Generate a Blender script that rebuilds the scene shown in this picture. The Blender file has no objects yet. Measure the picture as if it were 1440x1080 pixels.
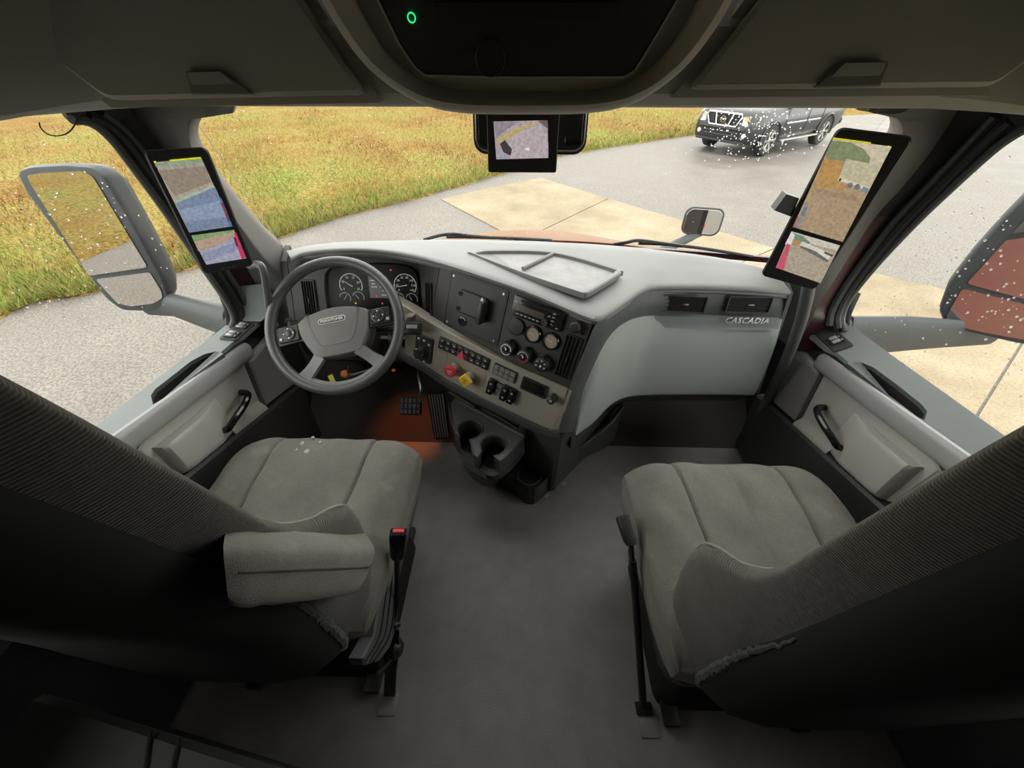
import bpy, bmesh, math, random
from math import sin, cos, pi, radians
from mathutils import Vector as V, Matrix
import numpy as np
random.seed(7)
SC = bpy.context.scene
COL = SC.collection

# ------------------------------------------------------------------ camera
F_PX, PITCH, YAW, EYE = 541.0, radians(41.5), radians(1.5), V((0, 0, 1.4))
cam = bpy.data.cameras.new('camera')
cam_o = bpy.data.objects.new('camera', cam)
COL.objects.link(cam_o)
cam.sensor_width = 36.0
cam.lens = F_PX / 1440 * 36.0
cam.clip_start = 0.01
cam.clip_end = 300
cam_o.location = EYE
cam_o.rotation_euler = (pi / 2 - PITCH, 0, YAW)
SC.camera = cam_o

# ------------------------------------------------------------------ overcast sky, exposure
world = bpy.data.worlds.new('overcast_sky')
SC.world = world
world.use_nodes = True
wn = world.node_tree
wn.nodes.clear()
wo = wn.nodes.new('ShaderNodeOutputWorld')
wb = wn.nodes.new('ShaderNodeBackground')
wg = wn.nodes.new('ShaderNodeNewGeometry')
wx = wn.nodes.new('ShaderNodeSeparateXYZ')
wr = wn.nodes.new('ShaderNodeValToRGB')
wn.links.new(wg.outputs['Normal'], wx.inputs[0])
wn.links.new(wx.outputs['Z'], wr.inputs[0])
wr.color_ramp.elements[0].position = 0.0
wr.color_ramp.elements[0].color = (0.98, 0.97, 0.93, 1)
wr.color_ramp.elements[1].position = 1.0
wr.color_ramp.elements[1].color = (1.0, 1.0, 1.0, 1)
wn.links.new(wr.outputs[0], wb.inputs['Color'])
wb.inputs['Strength'].default_value = 1.3
wn.links.new(wb.outputs[0], wo.inputs[0])
SC.view_settings.view_transform = 'Standard'
SC.view_settings.look = 'None'
SC.view_settings.gamma = 1.0
SC.view_settings.use_curve_mapping = False
SC.view_settings.exposure = 1.75

# ------------------------------------------------------------------ surveying: a sight line met with a real plane of the cab
def ray(px, py):
    u, v = (px - 720) / F_PX, (py - 540) / F_PX
    c, s = cos(PITCH), sin(PITCH)
    x, y, z = u, c - s * v, -s - c * v
    return V((cos(YAW) * x - sin(YAW) * y, sin(YAW) * x + cos(YAW) * y, z))
def at(px, py, x=None, y=None, z=None):
    d = ray(px, py)
    if x is not None: t = (x - EYE.x) / d.x
    elif y is not None: t = (y - EYE.y) / d.y
    else: t = (z - EYE.z) / d.z
    return EYE + d * t
def on(px, py, o, n):
    d = ray(px, py)
    return EYE + d * ((V(o) - EYE).dot(n) / d.dot(n))

# ------------------------------------------------------------------ scene helpers
WM = {}
def link(o, parent=None, M=None):
    COL.objects.link(o)
    M = M or Matrix()
    WM[o.name] = M
    if parent is not None:
        o.parent = parent
        o.matrix_parent_inverse = WM[parent.name].inverted()
    o.matrix_basis = M
    return o
def thing(name, label, cat, loc=(0, 0, 0), group=None):
    o = bpy.data.objects.new(name, None)
    o.empty_display_size = 0.05
    link(o, None, Matrix.Translation(loc))
    tag(o, label, cat, group)
    return o
def tag(o, label=None, cat=None, group=None, kind=None):
    if label: o['label'] = label
    if cat: o['category'] = cat
    if group: o['group'] = group
    if kind: o['kind'] = kind
    return o
def mesh_of(bm, mats, name='mesh', smooth=True, angle=35, recalc=True):
    if recalc: bmesh.ops.recalc_face_normals(bm, faces=bm.faces[:])
    me = bpy.data.meshes.new(name)
    bm.to_mesh(me)
    bm.free()
    for m in (mats if isinstance(mats, (list, tuple)) else [mats]):
        me.materials.append(m)
    if smooth:
        me.polygons.foreach_set('use_smooth', [True] * len(me.polygons))
        me.set_sharp_from_angle(angle=radians(angle))
    return me
def obj(name, bm, mats, parent=None, M=None, smooth=True, angle=35, label=None, recalc=True):
    me = mesh_of(bm, mats, name, smooth, angle, recalc)
    o = bpy.data.objects.new(name, me)
    link(o, parent, M)
    if label: o['label'] = label
    return o
def inst(name, me, parent=None, M=None):
    return link(bpy.data.objects.new(name, me), parent, M)
def struct(name, bm, mats, label=None, smooth=True, angle=35):
    o = obj(name, bm, mats, None, None, smooth, angle)
    o['kind'] = 'structure'
    if label: o['label'] = label
    return o
def B(): return bmesh.new()

def frame(o, n, xd):
    n = V(n).normalized(); x = V(xd); x = (x - n * x.dot(n)).normalized(); y = n.cross(x)
    return Matrix(((x.x, y.x, n.x, o[0]), (x.y, y.y, n.y, o[1]), (x.z, y.z, n.z, o[2]), (0, 0, 0, 1)))
def T(x, y=0, z=0): return Matrix.Translation((x, y, z))
def RZ(a): return Matrix.Rotation(a, 4, 'Z')
def RX(a): return Matrix.Rotation(a, 4, 'X')
def RY(a): return Matrix.Rotation(a, 4, 'Y')

def crv(pts, n=6, closed=False):
    pts = [V(p) for p in pts]
    out = []
    N = len(pts)
    for i in range(N if closed else N - 1):
        if closed:
            p0, p1, p2, p3 = pts[(i - 1) % N], pts[i], pts[(i + 1) % N], pts[(i + 2) % N]
        else:
            p1, p2 = pts[i], pts[i + 1]
            p0 = pts[i - 1] if i else p1 * 2 - p2
            p3 = pts[i + 2] if i + 2 < N else p2 * 2 - p1
        for k in range(n):
            t = k / n
            out.append(0.5 * ((2 * p1) + (p2 - p0) * t + (2 * p0 - 5 * p1 + 4 * p2 - p3) * t * t + (3 * p1 - p0 - 3 * p2 + p3) * t ** 3))
    if not closed: out.append(pts[-1].copy())
    return out
def refine(rows, nr=4, nc=4):
    rows = [crv(r, nc) for r in rows] if nc > 1 else [[V(p) for p in r] for r in rows]
    if nr > 1:
        cols = [crv([r[j] for r in rows], nr) for j in range(len(rows[0]))]
        rows = [[c[i] for c in cols] for i in range(len(cols[0]))]
    return rows
def bx(bm, c, s, r=0.0, seg=2, M=None):
    g = bmesh.ops.create_cube(bm, size=1.0)
    vs = g['verts']
    for v in vs: v.co = V((v.co.x * s[0], v.co.y * s[1], v.co.z * s[2]))
    if r > 0:
        es = list({e for v in vs for e in v.link_edges})
        rr = min(r, min(s) * 0.49)
        q = bmesh.ops.bevel(bm, geom=es, offset=rr, segments=seg, affect='EDGES', profile=0.5)
        vs = list({v for f in q['faces'] for v in f.verts} | {v for v in vs if v.is_valid})
    X = T(*c)
    if M is not None: X = M @ X
    for v in vs: v.co = X @ v.co
    return bm
def loft(bm, rings, cap0=True, cap1=True, closed=True):
    vr = [[bm.verts.new(V(p)) for p in r] for r in rings]
    n = len(vr[0])
    for a, b in zip(vr, vr[1:]):
        for j in range(n if closed else n - 1):
            k = (j + 1) % n
            try: bm.faces.new((a[j], a[k], b[k], b[j]))
            except ValueError: pass
    if closed and cap0: bm.faces.new(vr[0][::-1])
    if closed and cap1: bm.faces.new(vr[-1])
    return vr
def tube(bm, path, r, n=10, caps=True, closed=False, flat=1.0):
    path = [V(p) for p in path]
    N = len(path)
    rs = r if isinstance(r, (list, tuple)) else [r] * N
    up = None
    rings = []
    for i, p in enumerate(path):
        if closed: t = (path[(i + 1) % N] - path[i - 1]).normalized()
        else: t = (path[min(i + 1, N - 1)] - path[max(i - 1, 0)]).normalized()
        if up is None:
            up = V((0, 0, 1)) if abs(t.z) < 0.9 else V((0, 1, 0))
        s = t.cross(up).normalized()
        up = s.cross(t).normalized()
        rings.append([p + s * (cos(2 * pi * k / n) * rs[i]) + up * (sin(2 * pi * k / n) * rs[i] * flat) for k in range(n)])
    if closed:
        vr = loft(bm, rings, False, False)
        a, b = vr[-1], vr[0]
        off = min(range(n), key=lambda q: sum((a[j].co - b[(j + q) % n].co).length for j in range(n)))
        for j in range(n):
            bm.faces.new((a[j], a[(j + 1) % n], b[(j + 1 + off) % n], b[(j + off) % n]))
    else: loft(bm, rings, caps, caps)
    return bm
def lathe(bm, prof, M=None, n=24, cap=True):
    M = M or Matrix()
    rings = [[M @ V((max(r, 1e-5) * cos(2 * pi * k / n), max(r, 1e-5) * sin(2 * pi * k / n), h)) for k in range(n)] for r, h in prof]
    loft(bm, rings, cap and prof[0][0] > 1e-4, cap and prof[-1][0] > 1e-4)
    return bm
def prism(bm, pts, d, bev=0.0):
    """polygon (list of points, any plane) pushed along vector d; optional small chamfer on the front rim"""
    pts = [V(p) for p in pts]
    d = V(d)
    if bev > 0:
        c = sum(pts, V()) / len(pts)
        dn = d.normalized()
        N = len(pts)
        ins = []
        ar = sum(((pts[i] - c).cross(pts[(i + 1) % N] - c)).dot(dn) for i in range(N))
        sg = 1 if ar > 0 else -1
        for i in range(N):
            e1 = (pts[i] - pts[i - 1]).normalized(); e2 = (pts[(i + 1) % N] - pts[i]).normalized()
            n1 = dn.cross(e1) * sg; n2 = dn.cross(e2) * sg
            m = (n1 + n2)
            m = m / max(0.35, 1 + n1.dot(n2))
            ins.append(pts[i] + m * bev)
        loft(bm, [ins, [p + dn * bev for p in pts], [p + d for p in pts]])
    else:
        loft(bm, [pts, [p + d for p in pts]])
    return bm
def sheet(bm, rows, off, mi=0):
    """grid surface with thickness: off = vector or function(point) giving the back side"""
    f = off if callable(off) else (lambda p, o=V(off): o)
    a = [[bm.verts.new(p) for p in r] for r in rows]
    b = [[bm.verts.new(V(p) + f(p)) for p in r] for r in rows]
    R, C = len(rows), len(rows[0])
    for i in range(R - 1):
        for j in range(C - 1):
            bm.faces.new((a[i][j], a[i][j + 1], a[i + 1][j + 1], a[i + 1][j])).material_index = mi
            bm.faces.new((b[i][j], b[i + 1][j], b[i + 1][j + 1], b[i][j + 1])).material_index = mi
    for i in range(R - 1):
        for j in (0, C - 1):
            bm.faces.new((a[i][j], a[i + 1][j], b[i + 1][j], b[i][j])).material_index = mi
    for j in range(C - 1):
        for i in (0, R - 1):
            bm.faces.new((a[i][j], a[i][j + 1], b[i][j + 1], b[i][j])).material_index = mi
    return bm
def rrect(w, h, r, n=5, M=None, z=0.0):
    """rounded rectangle ring centred on the origin in the XY plane"""
    pts = []
    for cx, cy, a0 in ((w / 2 - r, h / 2 - r, 0), (-w / 2 + r, h / 2 - r, 90), (-w / 2 + r, -h / 2 + r, 180), (w / 2 - r, -h / 2 + r, 270)):
        for k in range(n + 1):
            a = radians(a0 + 90 * k / n)
            pts.append(V((cx + r * cos(a), cy + r * sin(a), z)))
    return [M @ p for p in pts] if M is not None else pts
def plate(bm, w, h, r, d, M, bev=0.001, n=5):
    """rounded plate standing d proud of the frame M's plane"""
    rings = [rrect(w, h, r, n, M, 0.0), rrect(w, h, r, n, M, d - bev), rrect(w - 2 * bev, h - 2 * bev, max(r - bev, 1e-4), n, M, d)]
    loft(bm, rings)
    return bm
def ringplate(bm, w, h, r, t, d, M, n=5, z0=0.0):
    """rounded rectangular frame of width t"""
    o0, o1 = rrect(w, h, r, n, M, z0), rrect(w, h, r, n, M, z0 + d)
    i1, i0 = rrect(w - 2 * t, h - 2 * t, max(r - t, 2e-4), n, M, z0 + d), rrect(w - 2 * t, h - 2 * t, max(r - t, 2e-4), n, M, z0)
    vr = loft(bm, [o0, o1, i1, i0], False, False)
    a, b = vr[-1], vr[0]
    N = len(a)
    for j in range(N): bm.faces.new((a[j], a[(j + 1) % N], b[(j + 1) % N], b[j]))
    return bm
def holed(bm, outer, holes, z=None):
    """flat plate with holes, triangle filled"""
    es = []
    for ring in [outer] + holes:
        vs = [bm.verts.new(p) for p in ring]
        for i in range(len(vs)): es.append(bm.edges.new((vs[i], vs[(i + 1) % len(vs)])))
    bmesh.ops.triangle_fill(bm, edges=es, use_beauty=True, use_dissolve=False)
    return bm
def circ(c, r, n=24, M=None):
    pts = [V((c[0] + r * cos(2 * pi * k / n), c[1] + r * sin(2 * pi * k / n), c[2] if len(c) > 2 else 0)) for k in range(n)]
    return [M @ p for p in pts] if M is not None else pts
def arc(bm, r0, r1, a0, a1, M, z=0.0, n=24):
    for k in range(n):
        p, q = radians(a0 + (a1 - a0) * k / n), radians(a0 + (a1 - a0) * (k + 1) / n)
        bm.faces.new([bm.verts.new(M @ V((r * cos(a), r * sin(a), z))) for r, a in ((r0, p), (r1, p), (r1, q), (r0, q))])
    return bm
def quad(bm, x0, y0, x1, y1, M, z=0.0, mi=0):
    f = bm.faces.new([bm.verts.new(M @ V(p)) for p in ((x0, y0, z), (x1, y0, z), (x1, y1, z), (x0, y1, z))])
    f.material_index = mi
    return bm
def poly(bm, pts, M, z=0.0, mi=0):
    f = bm.faces.new([bm.verts.new(M @ V((p[0], p[1], z))) for p in pts])
    f.material_index = mi
    return bm
def roundpoly(pts, r, n=4):
    out = []
    N = len(pts)
    for i in range(N):
        c = V(pts[i]); a, b = V(pts[i - 1]) - c, V(pts[(i + 1) % N]) - c
        ra, rb = min(r, a.length * 0.45), min(r, b.length * 0.45)
        p, q = c + a.normalized() * ra, c + b.normalized() * rb
        for k in range(n + 1):
            t = k / n
            out.append(p * (1 - t) ** 2 + c * 2 * t * (1 - t) + q * t * t)
    return out
def text_mesh(body, size, ext=0.0, shear=0.0, name='lettering', bold=0.0, space=1.0):
    cu = bpy.data.curves.new(name, 'FONT')
    cu.body = body; cu.size = size; cu.extrude = ext; cu.shear = shear; cu.offset = bold
    cu.align_x = 'CENTER'; cu.align_y = 'CENTER'; cu.resolution_u = 2; cu.space_character = space
    o = bpy.data.objects.new(name, cu)
    COL.objects.link(o)
    dg = bpy.context.evaluated_depsgraph_get()
    me = bpy.data.meshes.new_from_object(o.evaluated_get(dg))
    bpy.data.objects.remove(o)
    bpy.data.curves.remove(cu)
    me.name = name
    return me
def text(name, body, size, M, mat, parent, ext=0.0003, shear=0.0, bold=0.0, space=1.0):
    me = text_mesh(body, size, ext, shear, name, bold, space)
    me.materials.clear(); me.materials.append(mat)
    return inst(name, me, parent, M)

# ------------------------------------------------------------------ materials
def lin(c):
    if isinstance(c, str):
        c = [int(c[i:i + 2], 16) / 255 for i in (0, 2, 4)]
    return tuple(x / 12.92 if x <= 0.04045 else ((x + 0.055) / 1.055) ** 2.4 for x in c)
def mat(name, col, rough=0.5, metal=0.0, spec=0.5, grain=0.0, gscale=900.0, var=0.0, vscale=6.0, coat=0.0, emit=None, estr=0.0, alpha=1.0):
    m = bpy.data.materials.new(name)
    m.use_nodes = True
    nt = m.node_tree
    b = nt.nodes['Principled BSDF']
    c = lin(col) if isinstance(col, str) else col
    b.inputs['Base Color'].default_value = (*c, 1)
    b.inputs['Roughness'].default_value = rough
    b.inputs['Metallic'].default_value = metal
    b.inputs['Specular IOR Level'].default_value = spec
    b.inputs['Coat Weight'].default_value = coat
    if emit:
        e = lin(emit) if isinstance(emit, str) else emit
        b.inputs['Emission Color'].default_value = (*e, 1)
        b.inputs['Emission Strength'].default_value = estr
    tc = nt.nodes.new('ShaderNodeTexCoord')
    if var > 0:
        n = nt.nodes.new('ShaderNodeTexNoise')
        n.inputs['Scale'].default_value = vscale; n.inputs['Detail'].default_value = 6
        nt.links.new(tc.outputs['Object'], n.inputs['Vector'])
        r = nt.nodes.new('ShaderNodeValToRGB')
        r.color_ramp.elements[0].position = 0.3; r.color_ramp.elements[1].position = 0.7
        r.color_ramp.elements[0].color = (*[x * (1 - var) for x in c], 1)
        r.color_ramp.elements[1].color = (*[min(1, x * (1 + var)) for x in c], 1)
        nt.links.new(n.outputs['Fac'], r.inputs['Fac'])
        nt.links.new(r.outputs['Color'], b.inputs['Base Color'])
    if grain > 0:
        n2 = nt.nodes.new('ShaderNodeTexNoise')
        n2.inputs['Scale'].default_value = gscale; n2.inputs['Detail'].default_value = 2
        nt.links.new(tc.outputs['Object'], n2.inputs['Vector'])
        bp = nt.nodes.new('ShaderNodeBump')
        bp.inputs['Strength'].default_value = grain
        bp.inputs['Distance'].default_value = 0.001
        nt.links.new(n2.outputs['Fac'], bp.inputs['Height'])
        nt.links.new(bp.outputs['Normal'], b.inputs['Normal'])
    return m
def fabric(name, col, rib=0.0, ribscale=260.0, stain=0.0):
    m = bpy.data.materials.new(name)
    m.use_nodes = True
    nt = m.node_tree
    b = nt.nodes['Principled BSDF']
    b.inputs['Roughness'].default_value = 0.95
    b.inputs['Specular IOR Level'].default_value = 0.15
    b.inputs['Sheen Weight'].default_value = 0.15
    b.inputs['Sheen Roughness'].default_value = 0.6
    c = lin(col) if isinstance(col, str) else col
    tc = nt.nodes.new('ShaderNodeTexCoord')
    n = nt.nodes.new('ShaderNodeTexNoise'); n.inputs['Scale'].default_value = 7; n.inputs['Detail'].default_value = 8; n.inputs['Roughness'].default_value = 0.65
    nt.links.new(tc.outputs['Object'], n.inputs['Vector'])
    r = nt.nodes.new('ShaderNodeValToRGB')
    r.color_ramp.elements[0].position = 0.32; r.color_ramp.elements[1].position = 0.72
    r.color_ramp.elements[0].color = (*[x * 0.8 for x in c], 1)
    r.color_ramp.elements[1].color = (*[x * 1.2 for x in c], 1)
    nt.links.new(n.outputs['Fac'], r.inputs['Fac'])
    cur = r.outputs['Color']
    # weave speckle
    n3 = nt.nodes.new('ShaderNodeTexNoise'); n3.inputs['Scale'].default_value = 420; n3.inputs['Detail'].default_value = 3
    nt.links.new(tc.outputs['Object'], n3.inputs['Vector'])
    mx = nt.nodes.new('ShaderNodeMix'); mx.data_type = 'RGBA'; mx.blend_type = 'MULTIPLY'; mx.inputs['Factor'].default_value = 0.5
    r3 = nt.nodes.new('ShaderNodeValToRGB')
    r3.color_ramp.elements[0].position = 0.35; r3.color_ramp.elements[1].position = 0.6
    r3.color_ramp.elements[0].color = (0.55, 0.55, 0.55, 1); r3.color_ramp.elements[1].color = (1, 1, 1, 1)
    nt.links.new(n3.outputs['Fac'], r3.inputs['Fac'])
    nt.links.new(cur, mx.inputs['A']); nt.links.new(r3.outputs['Color'], mx.inputs['B'])
    cur = mx.outputs['Result']
    if stain > 0:
        n4 = nt.nodes.new('ShaderNodeTexNoise'); n4.inputs['Scale'].default_value = 11; n4.inputs['Detail'].default_value = 5
        nt.links.new(tc.outputs['Object'], n4.inputs['Vector'])
        r4 = nt.nodes.new('ShaderNodeValToRGB')
        r4.color_ramp.elements[0].position = 0.60; r4.color_ramp.elements[1].position = 0.74
        r4.color_ramp.elements[0].color = (0, 0, 0, 1); r4.color_ramp.elements[1].color = (stain, stain, stain, 1)
        nt.links.new(n4.outputs['Fac'], r4.inputs['Fac'])
        m4 = nt.nodes.new('ShaderNodeMix'); m4.data_type = 'RGBA'; m4.blend_type = 'MIX'
        nt.links.new(r4.outputs['Color'], m4.inputs['Factor'])
        nt.links.new(cur, m4.inputs['A']); m4.inputs['B'].default_value = (*[min(1, x * 1.7) for x in c], 1)
        cur = m4.outputs['Result']
    bp = nt.nodes.new('ShaderNodeBump'); bp.inputs['Distance'].default_value = 0.0015
    if rib > 0:
        w = nt.nodes.new('ShaderNodeTexWave'); w.wave_type = 'BANDS'; w.bands_direction = 'Z'
        w.inputs['Scale'].default_value = ribscale / 6.2832 * 1.0
        w.inputs['Distortion'].default_value = 0.6; w.inputs['Detail'].default_value = 1
        nt.links.new(tc.outputs['Object'], w.inputs['Vector'])
        nt.links.new(w.outputs['Fac'], bp.inputs['Height']); bp.inputs['Strength'].default_value = rib
        m5 = nt.nodes.new('ShaderNodeMix'); m5.data_type = 'RGBA'; m5.blend_type = 'MULTIPLY'; m5.inputs['Factor'].default_value = 0.5
        r5 = nt.nodes.new('ShaderNodeValToRGB')
        r5.color_ramp.elements[0].position = 0.15; r5.color_ramp.elements[1].position = 0.6
        r5.color_ramp.elements[0].color = (0.45, 0.45, 0.45, 1); r5.color_ramp.elements[1].color = (1, 1, 1, 1)
        nt.links.new(w.outputs['Fac'], r5.inputs['Fac'])
        nt.links.new(cur, m5.inputs['A']); nt.links.new(r5.outputs['Color'], m5.inputs['B'])
        cur = m5.outputs['Result']
    else:
        nt.links.new(n3.outputs['Fac'], bp.inputs['Height']); bp.inputs['Strength'].default_value = 0.5
    nt.links.new(bp.outputs['Normal'], b.inputs['Normal'])
    nt.links.new(cur, b.inputs['Base Color'])
    return m
def ground_mat(name, stops, scale, detail=8, rough=0.9, spec=0.3, fine=None, bump=0.3, dist=0.02, rlow=None):
    m = bpy.data.materials.new(name)
    m.use_nodes = True
    nt = m.node_tree
    b = nt.nodes['Principled BSDF']
    b.inputs['Roughness'].default_value = rough
    b.inputs['Specular IOR Level'].default_value = spec
    tc = nt.nodes.new('ShaderNodeTexCoord')
    n = nt.nodes.new('ShaderNodeTexNoise'); n.inputs['Scale'].default_value = scale; n.inputs['Detail'].default_value = detail; n.inputs['Roughness'].default_value = 0.62
    nt.links.new(tc.outputs['Object'], n.inputs['Vector'])
    r = nt.nodes.new('ShaderNodeValToRGB')
    e = r.color_ramp.elements
    while len(e) < len(stops): e.new(0.5)
    for k, (p, c) in enumerate(stops):
        e[k].position = p; e[k].color = (*c, 1)
    nt.links.new(n.outputs['Fac'], r.inputs['Fac'])
    cur = r.outputs['Color']
    if fine:
        fs, lo, hi, pos0, pos1 = fine
        n2 = nt.nodes.new('ShaderNodeTexNoise'); n2.inputs['Scale'].default_value = fs; n2.inputs['Detail'].default_value = 4
        nt.links.new(tc.outputs['Object'], n2.inputs['Vector'])
        r2 = nt.nodes.new('ShaderNodeValToRGB')
        r2.color_ramp.elements[0].position = pos0; r2.color_ramp.elements[1].position = pos1
        r2.color_ramp.elements[0].color = (lo, lo, lo, 1); r2.color_ramp.elements[1].color = (hi, hi, hi, 1)
        nt.links.new(n2.outputs['Fac'], r2.inputs['Fac'])
        mx = nt.nodes.new('ShaderNodeMix'); mx.data_type = 'RGBA'; mx.blend_type = 'MULTIPLY'; mx.inputs['Factor'].default_value = 1.0
        nt.links.new(cur, mx.inputs['A']); nt.links.new(r2.outputs['Color'], mx.inputs['B'])
        cur = mx.outputs['Result']
        bp = nt.nodes.new('ShaderNodeBump'); bp.inputs['Strength'].default_value = bump; bp.inputs['Distance'].default_value = dist
        nt.links.new(n2.outputs['Fac'], bp.inputs['Height']); nt.links.new(bp.outputs['Normal'], b.inputs['Normal'])
    if rlow is not None:
        r3 = nt.nodes.new('ShaderNodeMapRange')
        r3.inputs['From Min'].default_value = 0.35; r3.inputs['From Max'].default_value = 0.65
        r3.inputs['To Min'].default_value = rlow; r3.inputs['To Max'].default_value = rough
        nt.links.new(n.outputs['Fac'], r3.inputs['Value']); nt.links.new(r3.outputs['Result'], b.inputs['Roughness'])
    nt.links.new(cur, b.inputs['Base Color'])
    return m
def glass_mat(name, tint=(0.97, 0.98, 0.97), refl=0.5):
    m = bpy.data.materials.new(name)
    m.use_nodes = True
    nt = m.node_tree
    nt.nodes.clear()
    o = nt.nodes.new('ShaderNodeOutputMaterial')
    mx = nt.nodes.new('ShaderNodeMixShader')
    t = nt.nodes.new('ShaderNodeBsdfTransparent'); t.inputs[0].default_value = (*tint, 1)
    g = nt.nodes.new('ShaderNodeBsdfGlossy'); g.inputs['Roughness'].default_value = 0.02
    f = nt.nodes.new('ShaderNodeFresnel'); f.inputs['IOR'].default_value = 1.2
    k = nt.nodes.new('ShaderNodeMath'); k.operation = 'MULTIPLY'; k.inputs[1].default_value = refl
    nt.links.new(f.outputs[0], k.inputs[0]); nt.links.new(k.outputs[0], mx.inputs[0])
    nt.links.new(t.outputs[0], mx.inputs[1]); nt.links.new(g.outputs[0], mx.inputs[2])
    nt.links.new(mx.outputs[0], o.inputs[0])
    return m

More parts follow.
